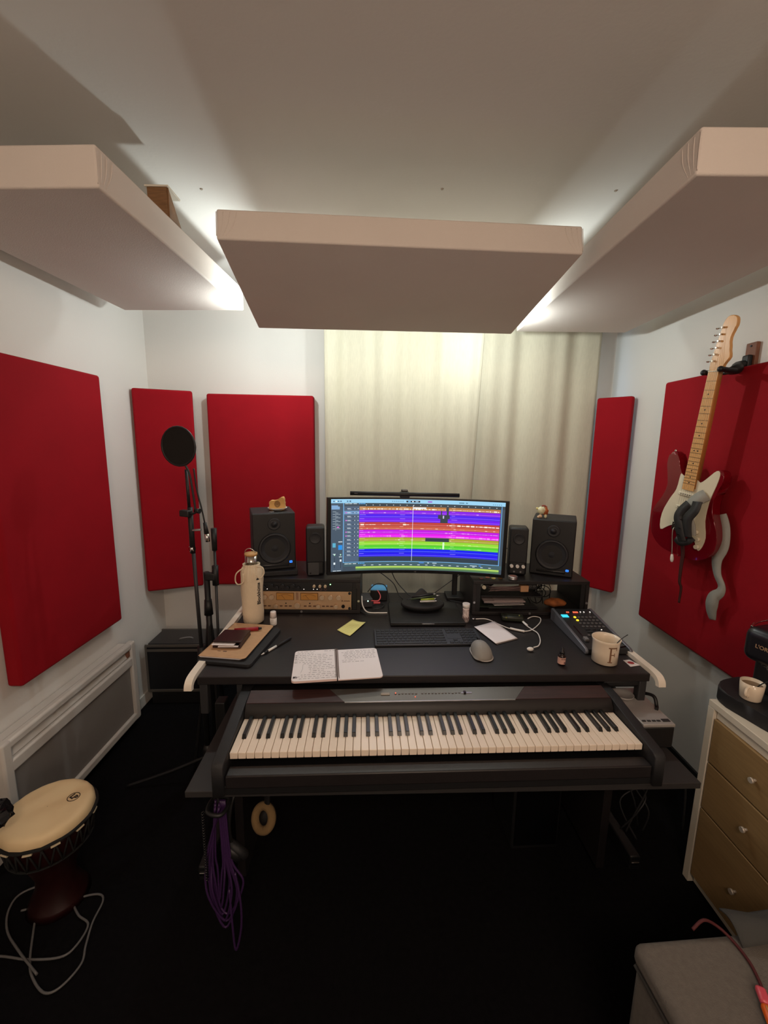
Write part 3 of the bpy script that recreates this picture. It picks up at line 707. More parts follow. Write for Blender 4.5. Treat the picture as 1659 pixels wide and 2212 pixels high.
for u in (.16, .17, .18, .19): R_(u, .06, u+.006, .07, (90, 180, 250), 3); R_(u+.0, .888, u+.006, .9, (90, 180, 250), 3)
R_(.435, .017, .515, .042, (20, 40, 60), 3); R_(.445, .022, .46, .037, (120, 190, 240), 4); R_(.468, .022, .478, .037, WH, 4); R_(.488, .024, .505, .035, (190, 220, 240), 4)
for k in range(6): R_(.352+k*.012, .024, .358+k*.012, .034, (90, 130, 160), 3)
for u, c in ((.012, (80, 110, 140)), (.026, (230, 240, 230)), (.038, (70, 100, 130)), (.052, (80, 110, 140)), (.09, (80, 120, 150)), (.105, (50, 80, 110))): R_(u, .022, u+.009, .038, c, 3)
R_(.56, .02, .585, .038, (150, 90, 200), 3); R_(.74, .026, .77, .036, (40, 90, 120), 3); R_(.778, .026, .79, .036, (40, 90, 120), 3)
R_(.003, .085, .05, .14, (125, 165, 205), 2); R_(.04, .085, .066, .10, slate, 3)
for k in range(16): R_(.01+.015*(k % 2), .17+k*.0165, .03+.012*(k % 3), .174+k*.0165, (190, 205, 215), 3)
R_(.035, .375, .047, .390, (230, 120, 210), 4)
R_(.01, .60, .028, .66, (90, 170, 200), 3); R_(.043, .63, .066, .695, (40, 140, 225), 3); R_(.043, .58, .066, .59, WH, 3); R_(.012, .75, .028, .757, WH, 3); R_(.047, .79, .064, .797, WH, 3)
for u in (.02, .056): R_(u, .80, u+.002, .95, (25, 35, 45), 3); R_(u-.004, .87 if u < .03 else .83, u+.006, .90 if u < .03 else .86, WH, 4)
for u in (.018, .053): R_(u, .815-.06, u+.007, .833-.06, (190, 240, 210), 4)
for u, l in ((.012, .02), (.035, .025)): R_(u, .985, u+l, .992, WH, 4)
R_(.52, .887, .55, .897, (70, 140, 230), 3); R_(.57, .887, .58, .897, WH, 3); R_(.60, .887, .625, .897, (190, 210, 220), 3); R_(.82, .90, .86, .91, (190, 210, 220), 3); R_(.87, .895, .885, .905, (70, 140, 230), 3)
for k in range(5): R_(.93+k*.011, .022+.01, .936+k*.011, .042, (100, 150, 180), 3)
scr.out('screen', smats, mo)
text('maker_mark', 'LG', .008, grey, mo, (0.0, -.0035, -MHt/2+.007), (pi/2, 0, 0), .0002)
MB().box((0, .035, -.02), (.12, .04, .12), .004).out('mount_plate', blk, mo)
# arm standing on the desk behind the monitor
bpy.context.view_layer.update(); MI = mo.matrix_world.inverted()
def stand_part(b, name, p): o = b.out(name, blk, p); o.matrix_parent_inverse = MI; return o
AX, AY, AZ = .395, 2.10, DZ+.001
stand_part(MB().box((AX, AY, AZ+.008), (.09, .10, .016), .003), 'stand_base', mo)
stand_part(MB().box((AX, AY, AZ+.19), (.026, .02, .36), .004), 'stand_post', mo)
stand_part(MB().box((AX-.105, AY-.03, AZ+.345), (.24, .02, .04), .004, rot=(0, 0, rad(14))), 'stand_arm', mo)
stand_part(MB().cyl((AX-.223, AY-.115, AZ+.345), (AX-.223, AY-.045, AZ+.345), .016, n=14), 'stand_joint', mo)
# light bar
lb = thing('light_bar', 'slim black light bar clipped on top of the monitor', 'lamp', (.112, 1.908, 1.348), (0, rad(.6), rad(1)))
MB().cyl((-.252, 0, 0), (.252, 0, 0), .0095, n=16).out('tube', blk, lb)
MB().box((.0, .015, -.004), (.045, .04, .026), .004).box((0, .034, .012), (.03, .03, .012), .003).out('clip', blk, lb)
MB().box((.0, .018, .0165), (.022, .012, .005), .001).out('clip_top', grey, lb)
MB().box((-.225, -.0093, .001), (.016, .001, .003)).out('maker_mark', mat('faint mark', (90, 90, 92)), lb)
area('light_bar_glow', (.112, 1.895, 1.335), (.14, 1.60, .78), .46, .012, .35, (1, .93, .82), 120)

# ================================================================== desk top things
Z0 = DZ+.0012
lt = thing('laptop', 'closed black laptop lying under the pencil pouch', 'laptop', (.215, 1.86, Z0), (0, 0, rad(1.5)))
MB().box((0, 0, .006), (.335, .245, .010), .003).out('base', blk, lt); MB().box((0, 0, .0135), (.335, .245, .0045), .002).out('lid', blk, lt)
MB().box((0, -.1225, .0115), (.056, .0022, .0025), .0005).out('lid_notch', silver, lt)
for x in (-.15, .15):
    for y in (-.1, .1): MB().cyl((x, y, -.0005), (x, y, .0012), .006, n=10).out('foot', blk, lt)
po = thing('pencil_pouch', 'open black fabric pencil pouch on the closed laptop', 'pouch', (.208, 1.905, Z0+.016), (0, 0, rad(2)))
def pouchf(v):
    a = math.atan2(v.y, v.x); 
    z = max(v.z, -.75)+.75
    q = v.copy(); q.z = z*(1 if v.z < .2 else .95)
    if v.z > .45: q.z = z*(.80-.35*(v.z-.45))-.0  # dished opening
    return q
MB().sphere((0, 0, 0), 1, (.105, .065, .030), u=40, v=20, fn=pouchf).out('body', blk_v, po)
b = MB(); b.grid(lambda u, v: ((u-.5)*.15*(1-.55*v), .030+.022*v, .030+.050*sin(v*pi/2)*max(0, cos((u-.5)*pi*.9))), 16, 8); solid(b.out('flap', blk_v, po), .003)
for nm, lb_, c, p0, p1, r_ in (('pen', 'dark green ballpoint pen lying across the open pouch', (60, 75, 55), (.155, 1.90, .844), (.295, 1.925, .856), .0045), ('pen', 'black pen lying behind the green one in the pouch', (40, 40, 45), (.16, 1.925, .846), (.28, 1.945, .855), .0045),
                              ('eraser_pen', 'short lime green marker in the pouch', (160, 180, 60), (.20, 1.887, .846), (.272, 1.893, .850), .005), ('metal_pen', 'silver pen with white cap in the front of the pouch', (200, 200, 195), (.195, 1.868, .845), (.275, 1.872, .847), .0045)):
    o = thing(nm, lb_, 'pen', p0); d = Vector(p1)-Vector(p0); m = mat('pen '+lb_[:12], c, .35)
    MB().cyl((0, 0, 0), d*.85, r_, n=10).out('barrel', m, o); MB().cyl(d*.85, d, r_*.9, r_*.3, 10).out('tip', silver, o); MB().box(d*.12, (.010, .002, .002)).cyl((0, 0, 0), d*-.04, r_*.8, n=10).out('cap', white_p if nm == 'metal_pen' else m, o)
# pill tube
pb = thing('tablet_tube', 'white tablet tube with dripping print standing right of the laptop', 'tube', (.395, 1.795, Z0))
MB().cyl((0, 0, 0), (0, 0, .068), .0145, n=28).out('tube', mat('pinkish white tube', (228, 212, 208), .4), pb)
MB().cyl((0, 0, .068), (0, 0, .086), .0165, n=28).out('cap', white_p, pb)
r = random.Random(1); b = MB()
for k in range(14):
    a = pi+pi*k/13; L_ = r.uniform(.005, .032); b.box((.0147*cos(a), .0147*sin(a), .060-L_/2), (.0012, .0012, L_))
    b.box((.0147*cos(a), .0147*sin(a), .022-.004*(k % 3)), (.0025, .0012, .012))
b.out('print', mat('brown grey print', (120, 100, 98)), pb)
# computer keyboard
kb = thing('computer_keyboard', 'dark grey full-size computer keyboard on the desk below the laptop', 'keyboard', (.201, 1.620, Z0), (rad(1.5), 0, rad(3)))
MB().box((0, 0, .006), (.44, .134, .009), .003).out('base', mat('graphite', (44, 45, 50), .45), kb)
kc = mat('charcoal keycap', (24, 25, 29), .5); keyme = {}
def kkey(x, y, w_):
    k_ = round(w_, 4)
    if k_ not in keyme:
        o = MB().box((0, 0, 0), (w_-.003, .0158, .003), .0012, seg=1).out('key', kc, kb); keyme[k_] = o.data; o.location = (x, y, .0115)
    else: inst(keyme[k_], 'key', kb, (x, y, .0115))
U = .0190
rows = [[1]*14+[1], [1]*13+[2], [1.5]+[1]*12+[1.5], [1.75]+[1]*11+[2.25], [2.25]+[1]*10+[2.75], [1.25]*3+[6.25]+[1.25]*3+[1.25]]
for j, row in enumerate(rows):
    x = -.213; sc_ = .285/(sum(row)*U)
    for w_ in row: kkey(x+w_*U*sc_/2, .054-j*.0212, w_*U*sc_); x += w_*U*sc_
for j in range(6):
    for i in range(3):
        if j in (3,) or (j == 2): continue
        if j == 4 and i != 1: continue
        kkey(.083+i*.0185+.009, .054-j*.0212, .0185)
    for i in range(4): kkey(.148+i*.0172, .054-j*.0212, .0172)
MB().box((.108, -.004, .0108), (.055, .036, .001)).out('blank_panel', mat('graphite', (44, 45, 50)), kb)
# mouse
mz = thing('mouse', 'grey ergonomic computer mouse on the desk, right of the keyboard', 'mouse', (.395, 1.497, Z0), (0, 0, rad(8)))
def mf(v):
    z = v.z if v.z > 0 else v.z*.10
    x = v.x*(1+.22*max(0, -v.y))+(-.28*max(0, -v.y+.1)*max(0, .5-v.z) if v.x < -.2 else 0); 
    if v.x < 0: z *= 1.0-.15*v.x
    return Vector((x-.22*max(0, v.z)*0+(-.25*max(0, -v.y) if v.x < 0 else 0)*max(0, .6-v.z), v.y, z*(1-.28*(v.y+0.0)**2)+.12))
MB().sphere((0, 0, 0), 1, (.036, .062, .046), u=32, v=20, fn=mf).out('shell', mat('mouse grey rubber', (138, 134, 128), .6), mz)
MB().sphere((0, 0, .003), 1, (.039, .066, .004), u=32, v=8, fn=lambda v: Vector((v.x*(1+.22*max(0, -v.y)), v.y, v.z))).out('base_trim', mat('mouse light grey', (190, 186, 180), .5), mz)
MB().cyl((.002, .045, .036), (.008, .045, .036), .009, n=16).out('scroll_wheel', blk, mz)
# open ring notebook with handwriting
nb = thing('open_notebook', 'open white spiral notebook with handwriting at the front edge of the desk', 'notebook', (-.152, 1.406, Z0), (0, 0, rad(7.5)))
def page(sx, L_, W_):
    return smooth_path([(0, -W_/2, 0), (sx*(L_-.012), -W_/2, 0), (sx*L_, -W_/2+.012, 0), (sx*L_, W_/2-.012, 0), (sx*(L_-.012), W_/2, 0), (0, W_/2, 0)], 1)
def pagep(sx, L_, W_):
    c = []; 
    for (cx, cy, a0) in ((L_-.014, -W_/2+.014, -90), (L_-.014, W_/2-.014, 0)):
        for k in range(6): a = rad(a0+18*k); c.append((sx*(cx+.014*cos(a)), cy+.014*sin(a)))
    return [(sx*.002, -W_/2)]+c+[(sx*.002, W_/2)]
pink_p = mat('page edge pinkish', (222, 196, 190), .8)
MB().prism(pagep(-1, .155, .208), 0, .007).out('left_page_block', pink_p, nb); MB().prism(pagep(-1, .1545, .2075), .0072, .0078).out('left_page', paper, nb)
rpo = MB().prism(pagep(1, .157, .208), 0, .003).out('right_page_block', pink_p, nb); rpg = MB().prism(pagep(1, .1565, .2075), .0032, .0038).out('right_page', paper, nb)
b = MB()
for k in range(30):
    y = -.097+k*.0067; b.tube([(.0065*cos(a*pi/4), y+.0006*a, .006+.0065*sin(a*pi/4)) for a in range(8)], .0009, 4, True, 0)
b.out('spiral_binding', mat('spiral wire', (120, 104, 96), .35, .6), nb)
def scribble(b, x, y, L_, z, r, h=.0016):
    px = x
    while px < x+L_:
        wlen = r.uniform(.006, .018); q = []
        n = int(wlen/.0014)
        for k in range(n): q.append(Vector((px+k*.0014+r.uniform(-.0003, .0003), y+(h if k % 2 else -h)*r.uniform(.3, 1.3), z)))
        for p0, p1 in zip(q, q[1:]):
            d = (p1-p0); nrm = Vector((-d.y, d.x, 0)).normalized()*.00042
            b.quad(p0-nrm, p1-nrm, p1+nrm, p0+nrm)
        px += wlen+.003
r = random.Random(21); b = MB()
L_lines = [(-.145, .094, .06), (-.045, .094, .035), (-.145, .081, .05), (-.15, .068, .10), (-.15, .055, .125), (-.15, .042, .13), (-.15, .029, .13), (-.15, .016, .10), (-.115, .005, .10), (-.100, -.008, .085), (-.10, -.020, .09), (-.098, -.032, .088), (-.095, -.044, .05), (-.098, -.056, .085), (-.125, -.068, .115), (-.14, -.080, .13), (-.13, -.092, .11)]
for x, y, L_ in L_lines: scribble(b, x, y, L_, .0081, r)
for y in (.068, .055, .042, .018): b.tube([(-.149+.004*cos(a*pi/4), y+.004*sin(a*pi/4), .0081) for a in range(8)], .0003, 4, True, 0)
b.tube([(-.112, .010, .0081), (-.12, .0, .0081), (-.121, -.03, .0081), (-.126, -.055, .0081)], .0003, 4)
for k in range(6): scribble(b, -.150, -.086+.002*k, .008, .0082, r, .003)
for x, y, L_ in [(.04, .090, .10), (.02, .079, .125), (.03, .068, .115), (.025, .057, .12), (.03, .046, .115), (.03, .035, .115), (.02, .022, .05), (.02, .010, .085)]: scribble(b, x, y, L_, .0041, r)
b.out('handwriting', ink, nb)
# post-it and paper
def sheet(name, label, cat, pts, z, m, curl=.004, marks=0):
    p = [Vector((x, y, 0)) for x, y in pts]; c = sum(p, Vector())/4
    t = thing(name, label, cat, (c.x, c.y, z))
    def fn(u, v):
        q = (p[0]*(1-u)+p[1]*u)*(1-v)+(p[3]*(1-u)+p[2]*u)*v-c; q.z = curl*(u-.5)**2*4*(.5+v/2)+curl*.5*v*v+.0006; return q
    solid(MB().grid(fn, 10, 10).out('sheet', m, t), .0004, 1)
    if marks:
        b = MB(); r = random.Random(marks)
        for k in range(marks):
            v = .15+.7*k/marks; 
            for j in range(9):
                if r.random() < .85:
                    u = .12+.075*j; a, bb_ = fn(u, v), fn(u+.055, v+r.uniform(-.01, .01)); n = Vector((0, 0, .0006)); off = Vector((0, .0007, 0))
                    b.quad(a+n-off, bb_+n-off, bb_+n+off, a+n+off)
        b.out('handwriting', mat('faint pencil', (150, 145, 90)) if m is yellow_p else mat('faint orange mark', (200, 130, 100)), t)
    return t
sheet('sticky_note', 'yellow handwritten sticky note on the desk left of the keyboard', 'note', [(-.180, 1.688), (-.121, 1.632), (-.060, 1.761), (-.120, 1.789)], Z0, yellow_p, .004, 7)
sheet('paper_sheet', 'small white paper pad tilted on the desk right of the keyboard', 'paper', [(.473, 1.572), (.576, 1.622), (.525, 1.785), (.419, 1.725)], Z0+.0045, paper, .001)
sheet('card', 'grey card under the small white paper pad', 'paper', [(.478, 1.572), (.581, 1.624), (.533, 1.788), (.424, 1.728)], Z0, mat('grey card', (130, 122, 118), .8), .0005)
sheet('sticker', 'small white sticker with a red emblem at the right front corner of the desk', 'sticker', [(.927, 1.413), (.971, 1.424), (.953, 1.464), (.926, 1.46)], Z0-.0012, paper, .0002)
o = MB().sphere((.944, 1.440, Z0+.0006), .012, (1, .8, .05)).out('emblem', mat('red emblem', (165, 45, 50), .6)); o.parent = bpy.data.objects['sticker']; o.matrix_parent_inverse = Matrix.Translation(-bpy.data.objects['sticker'].location)
# earphones
ep = thing('earphones', 'white wired earphones tangled on the desk left of the mixer', 'earphones', (.62, 1.69, Z0))
pts = [(.443, 1.815), (.497, 1.815), (.534, 1.766), (.572, 1.719), (.623, 1.688), (.67, 1.707), (.73, 1.78), (.752, 1.835), (.725, 1.850), (.691, 1.825)]
MB().tube([(x-.62, y-1.69, .0028+.002*(i in (4, 5))) for i, (x, y) in enumerate(pts)], .0022, 7).out('cable', white_p, ep)
MB().tube([(x-.62, y-1.69, .0065) for x, y in ((.650, 1.80), (.655, 1.745), (.668, 1.70), (.678, 1.665), (.664, 1.60), (.64, 1.555), (.615, 1.54))], .0022, 7).out('cable', white_p, ep)
MB().tube([(x-.62, y-1.69, .0055) for x, y in ((.575, 1.715), (.600, 1.699), (.628, 1.686))], .0048, 8).out('inline_remote', white_p, ep)
MB().tube([(x-.62, y-1.69, .006) for x, y in ((.655, 1.80), (.655, 1.775), (.660, 1.745))], .0048, 8).out('splitter', white_p, ep)
MB().sphere((.595-.62, 1.522-1.69, .009), .009, (1.5, .9, .85)).out('earbud', white_p, ep)
MB().cyl((.445-.62, 1.815-1.69, .004), (.43-.62, 1.812-1.69, .004), .0035, n=10).out('plug', silver, ep)
# glasses-case-like dark thing behind the earphones
gc = thing('harmonica', 'small dark green box lying in front of the right rack', 'box', (.613, 1.81, Z0), (0, 0, rad(-8)))
MB().box((0, 0, .014), (.10, .045, .026), .008).out('case', mat('dark olive', (30, 34, 22), .4), gc); MB().sphere((-.03, -.02, .020), .005).sphere((.03, -.005, .0275), .004).out('clasp', mat('brassy green', (130, 135, 80), .3, .6), gc)
gc.name = 'small_case'
# dropper bottle
db = thing('dropper_bottle', 'small brown dropper bottle with pink label on the front of the desk', 'bottle', (.676, 1.425, Z0))
MB().lathe([(.001, 0), (.0125, 0), (.0135, .002), (.0135, .034), (.010, .039), (.0075, .041), (.0075, .044), (.001, .044)], n=24).out('glass', mat('dark amber glass', (26, 12, 10), .1), db)
MB().lathe([(.0138, .006), (.0138, .031)], n=24, cap=False).out('label', mat('dusty pink label', (205, 160, 145), .6), db)
MB().lathe([(.009, .043), (.009, .052), (.006, .054), (.0045, .064), (.002, .068), (.0005, .0685)], n=20).out('pipette_cap', blk, db)
MB().box((.006, -.0128, .012), (.006, .0012, .005)).box((.0, -.0135, .026), (.014, .001, .002)).out('label_print', mat('dark print', (70, 30, 40)), db)
# mug with letter
mg = thing('mug', 'large cream mug with a brown letter, right side of the desk', 'mug', (.850, 1.452, Z0), (0, 0, rad(0))); mg.scale = (1.1, 1.1, 1.08)
MB().lathe([(.001, 0), (.035, 0), (.0405, .003), (.041, .045), (.0425, .078), (.0455, .0865), (.0440, .0875), (.0395, .078), (.038, .045), (.0375, .006), (.001, .005)], n=48).out('body', ceramic, mg)
MB().tube([(.038, .02, .068), (.060, .032, .066), (.064, .034, .04), (.040, .021, .022)], .0055, 10).out('handle', ceramic, mg)
b = MB()
for k, (x0_, x1_, z0_, z1_) in enumerate(((0, .005, .010, .062), (-.005, .010, .009, .012), (-.005, .024, .060, .064), (.005, .016, .036, .039), (.015, .017, .031, .044), (.022, .024, .052, .064))):
    n = 4
    for i in range(n):
        f0 = -1.74+(x0_+(x1_-x0_)*i/n)/.0425; f1 = -1.74+(x0_+(x1_-x0_)*(i+1)/n)/.0425; R1 = lambda z: .0414 if z < .045 else .0414+(z-.045)*.0015/.033
        P_ = lambda f, z: (R1(z)*cos(f), R1(z)*sin(f), z+.006)
        b.quad(P_(f0, z0_), P_(f1, z0_), P_(f1, z1_), P_(f0, z1_))
solid(b.out('letter', mat('brown letter glaze', (125, 88, 62), .4), mg), .0006, 0)
sn = thing('teaspoon', 'dark metal teaspoon leaning in the cream mug', 'spoon', (.853, 1.452, Z0+.006))
MB().tube([(-.004, -.012, .012), (.016, -.012, .045), (.034, -.014, .078), (.052, -.012, .094), (.070, -.008, .104)], .0016, 8).out('handle', dgrey, sn)
MB().sphere((-.010, -.012, .008), .012, (1, .7, .25), rot=(0, -.8, 0)).out('bowl', dgrey, sn)
# mixer / control surface
mx = thing('mixing_controller', 'grey sloping mixing controller with lit buttons in front of the right rack', 'mixer', (.893, 1.665, Z0), (0, 0, rad(.5)))
b = MB(); b.M = Matrix(((0, 0, 1, -.093), (1, 0, 0, 0), (0, 1, 0, 0), (0, 0, 0, 1)))
b.prism([(-.165, .004), (-.16, .0), (.165, .0), (.168, .05), (.162, .055), (-.155, .022), (-.166, .016)], 0, .012, .002)
b.M = Matrix(((0, 0, 1, .081), (1, 0, 0, 0), (0, 1, 0, 0), (0, 0, 0, 1)))
b.prism([(-.165, .004), (-.16, .0), (.165, .0), (.168, .05), (.162, .055), (-.155, .022), (-.166, .016)], 0, .012, .002)
b.out('side_cheek', mat('gunmetal', (120, 122, 130), .35, .5), mx)
b = MB(); b.M = Matrix(((0, 0, 1, -.080), (1, 0, 0, 0), (0, 1, 0, 0), (0, 0, 0, 1)))
b.prism([(-.162, .002), (.162, .002), (.162, .052), (-.158, .018)], 0, .160).out('chassis', blk, mx)
slm = math.atan2(.034, .32)
zz = lambda y: .018+(y+.158)*.034/.32
def mbtn(name, x, y, sx, sy, m, h=.003):
    o = MB().box((0, 0, h/2), (sx, sy, h), .001, seg=1).out(name, m, mx); o.location = (x, y, zz(y)); o.rotation_euler = (slm, 0, 0); return o
def mdot(x, y, m, name='round_button'):
    o = MB().cyl((0, 0, 0), (0, 0, .003), .0062, .0055, 14).out(name, m, mx); o.location = (x, y, zz(y)); o.rotation_euler = (slm, 0, 0); return o
btnm = mat('button grey', (88, 86, 86), .5)
for j in range(4):
    for i in range(6):
        m = yel_l if (i, j) in ((0, 0), (0, 1)) else btnm
        mdot(-.020+i*.0175, .085-j*.026+.0, m)
mbtn('screen_button', -.060, .095, .030, .022, cyan_l)
b = MB()
for x in (-.037, -.030): b.box((x, .128, zz(.128)+.002), (.004, .006, .002))
for x in (-.006, .002, .010): b.box((x, .128, zz(.128)+.002), (.005, .009, .002))
b.out('display_digits', red_l, mx)
b = MB()
for x in (.026, .042, .070): b.box((x, .130, zz(.13)+.002), (.003, .006, .002))
b.box((.045, -.018, zz(-.018)+.002), (.005, .005, .002)); b.out('white_lamp', whi_l, mx)
mbtn('fader_slot', -.058, -.045, .004, .12, blk_g, .001)
mbtn('fader_cap', -.058, -.095, .016, .022, grey, .011)
for k in range(6): mbtn('flat_button', -.012+(k % 3)*.026, -.015-(k//3)*.020, .020, .009, blk_v)
for k in range(3): mdot(-.028+.03*k, -.06, btnm)
MB().cyl((.03, -.09, zz(-.09)), (.03, -.095, zz(-.09)+.012), .028, .026, 32).out('jog_wheel', blk_v, mx)
pd = thing('power_adapter', 'small black plug on the right desk rail behind the cream mug', 'adapter', (.955, 1.545, Z0), (0, 0, .3))
MB().box((0, 0, .012), (.04, .05, .022), .005).out('body', blk_g, pd); MB().cyl((.02, 0, .012), (.034, 0, .012), .006, n=10).out('socket', blk, pd)

# left desk: tablet case, kraft notebook, wallet, pens, bottle, roll-on
tc_ = thing('tablet_case', 'black tablet case lying under the kraft notebook', 'case', (-.545, 1.555, Z0), (0, 0, rad(0)))
MB().prism(pagep(1, .205, .30), 0, .012, .002).out('cover', blk_v, tc_, (-.095, 0, 0), (0, 0, rad(-8)))
kn = thing('kraft_notebook', 'brown kraft spiral notebook on the black tablet case at the left', 'notebook', (-.645, 1.565, Z0+.0125), (0, 0, rad(-7)))
MB().prism(pagep(1, .165, .27), 0, .008).out('pages', paper, kn); MB().prism(pagep(1, .180, .285), .0082, .0095).out('cover', brown_p, kn)
b = MB()
for k in range(34):
    y = -.125+k*.0076; b.tube([(.003+.005*cos(a*pi/3), y+.0008*a, .005+.006*sin(a*pi/3)) for a in range(6)], .0006, 4, True, 0)
b.out('spiral_binding', mat('brown wire', (80, 60, 50), .4, .6), kn)
MB().box((.060, -.100, .0097), (.012, .003, .0005)).box((.083, -.1, .0097), (.014, .006, .0005)).out('printed_mark', mat('brown mark', (95, 62, 45)), kn)
wa = thing('wallet', 'dark brown leather wallet stuffed with papers on the kraft notebook', 'wallet', (-.575, 1.535, Z0+.0225), (0, 0, rad(-2)))
MB().box((0, 0, .004), (.108, .115, .007), .002).out('lower_flap', leather, wa)
MB().box((0, .004, .020), (.106, .112, .007), .002, rot=(rad(-3), 0, 0)).out('upper_flap', leather, wa)
MB().box((.050, 0, .012), (.006, .11, .014), .002).out('spine', leather, wa)
MB().box((-.012, -.008, .0155), (.085, .11, .003), .0005).box((.005, -.010, .0095), (.075, .11, .0025), .0005, rot=(0, 0, .06)).out('paper_slip', paper, wa)
MB().box((0, 0, .0125), (.098, .108, .002), .0005).out('card', blk_g, wa)
rp_ = thing('red_marker', 'red marker pen lying behind the wallet on the kraft notebook', 'pen', (-.535, 1.625, Z0+.0225+.0085), (0, 0, rad(12)))
MB().cyl((-.06, 0, 0), (.035, 0, 0), .0082, n=14).out('barrel', mat('red plastic', (150, 22, 35), .35), rp_); MB().cyl((.035, 0, 0), (.048, 0, 0), .006, .0045, 12).out('end_cap', blk, rp_)
st = thing('stylus', 'black and white stylus lying beside the tablet case', 'pen', (-.395, 1.545, Z0+.0055), (0, 0, rad(60)))
MB().cyl((-.095, 0, 0), (-.080, 0, 0), .0008, .0035, 12).out('tip', white_p, st); MB().cyl((-.080, 0, 0), (-.060, 0, 0), .0045, n=12).out('ferrule', blk, st)
MB().cyl((-.060, 0, 0), (-.015, 0, 0), .0046, n=12).out('white_sleeve', white_p, st); MB().cyl((-.015, 0, 0), (.065, 0, 0), .0053, n=12).sphere((.065, 0, 0), .0053).out('grip', blk_v, st)
ro = thing('roll_on_tube', 'small white cosmetic tube standing in front of the left rack', 'tube', (-.466, 1.738, Z0))
MB().lathe([(.001, 0), (.013, 0), (.0145, .003), (.0145, .034), (.001, .034)], n=24).out('body', white_p, ro); MB().lathe([(.001, .034), (.0145, .0345), (.0125, .060), (.0115, .062), (.001, .062)], n=24).out('cap', mat('blush white', (235, 225, 220), .4), ro)
b = MB()
for z in (.006, .018, .023, .028): b.box((0, -.0146, z), (.012 if z > .01 else .02, .0008, .001))
b.out('print', mat('grey print', (150, 145, 145)), ro)
bg = thing('bottle_bag', 'off-white cotton drawstring bag around the steel bottle', 'bag', (-.562, 1.765, Z0+.0), (0, 0, 0))
def wob(a, z): return .035*sin(3*a+z*30)+.02*sin(7*a+z*60)*(1 if z > .1 else .4)+(.05*sin(18*a) if z > .215 else 0)
MB().lathe([(.001, .001), (.038, .001), (.044, .008), (.046, .05), (.045, .10), (.047, .15), (.048, .20), (.046, .235), (.040, .255), (.034, .262), (.036, .272), (.033, .2725), (.031, .262), (.033, .25)], n=64, wob=wob, cap=False).out('bag', cotton, bg)
text('lettering', 'Blockhütte', .0225, mat('black print', (35, 32, 35), .7), bg, (.0375, -.0300, .145), (pi/2, -pi/2, rad(50)), .0005, bold=.0004)
b = MB().prism([(-.006, -.004), (.006, -.004), (.006, .001), (0, .006), (-.006, .001)], 0, .0006); b.out('logo_mark', mat('black print', (35, 32, 35)), bg, (.0355, -.0335, .212), (pi/2, 0, rad(46)))
MB().tube([(-.028, -.030, .258), (-.055, -.035, .235), (-.062, -.03, .200), (-.045, -.045, .190), (-.020, -.053, .205), (-.022, -.047, .24)], .0028, 8).out('drawcord', cotton, bg)
MB().tube([(.030, -.020, .262), (.056, -.028, .262), (.062, -.03, .235), (.045, -.035, .215), (.030, -.040, .235)], .0028, 8).out('drawcord', cotton, bg)
sb = thing('steel_bottle', 'steel water bottle with bamboo lid sticking out of the cotton bag', 'bottle', (-.562, 1.765, Z0+.003))
MB().lathe([(.001, 0), (.030, 0), (.030, .22), (.0262, .240), (.0258, .276), (.0268, .277), (.0268, .282), (.0258, .283), (.0262, .305), (.001, .306)], n=36).out('flask', steel, sb)
MB().lathe([(.001, .306), (.0275, .306), (.0275, .316), (.001, .317)], n=32).out('lid', bamboo, sb)
MB().tube([(-.027, 0, .310), (-.022, -.004, .328), (-.005, -.006, .337), (.012, -.006, .330), (.024, -.002, .314)], .0016, 8).out('wire_handle', steel, sb)

# blue topped box, hub, cables in the middle left
bx = thing('blue_topped_box', 'small black box with light blue top behind the laptop', 'box', (-.002, 2.075, Z0), (0, 0, rad(-2)))
MB().box((0, 0, .028), (.085, .085, .054), .003).out('case', blk, bx); MB().box((0, 0, .0565), (.082, .082, .002), .0005).out('blue_top', blue_card, bx)
hb = thing('usb_hub', 'small dark usb hub with a white-green lamp beside the left rack', 'hub', (-.072, 1.985, Z0), (rad(0), 0, rad(15)))
MB().box((0, 0, .022), (.06, .09, .042), .004).out('case', mat('slate plastic', (58, 58, 64), .5), hb); MB().sphere((.005, -.0455, .034), .003).out('lamp', mat('mint led', (190, 255, 225), emit=4), hb)
def cable(label, pts, m, r=.0022, name='cable'): return tag(MB().tube(pts, r, 7).out(name, m), label, 'cable')
cable('black cable hanging from the monitor to the desk, left of the other', [(-.06, 2.12, 1.02), (-.03, 2.13, .93), (.03, 2.12, .885), (.075, 2.10, .85), (.10, 2.085, .80), (.12, 2.04, .790)], blk, .0025)
cable('black cable dropping from the monitor behind the laptop', [(.04, 2.14, 1.02), (.04, 2.14, .95), (.065, 2.14, .90), (.085, 2.135, .86), (.12, 2.12, .82), (.17, 2.07, .792), (.26, 2.04, .786)], blk, .0025)
cable('white usb-c cable plugged into the left side of the laptop', [(-.085, 1.93, .845), (-.08, 1.90, .81), (-.055, 1.87, .789), (.0, 1.862, .789), (.038, 1.862, .790)], white_p, .003)
cable('grey usb cable plugged into the laptop below the white one', [(-.11, 1.93, .786), (-.07, 1.86, .786), (-.03, 1.842, .787), (.038, 1.840, .788)], dgrey, .003)
cable('pink-red cable beside the usb hub', [(-.045, 1.95, .815), (-.005, 1.945, .817), (.005, 1.975, .83), (-.01, 2.0, .85)], mat('coral cable', (205, 80, 85), .5), .0028)
cable('black cable arching over the blue topped box', [(-.06, 2.03, .83), (-.03, 2.045, .86), (.0, 2.05, .868), (.03, 2.05, .855), (.045, 2.02, .82), (.05, 2.0, .787)], blk, .0028)
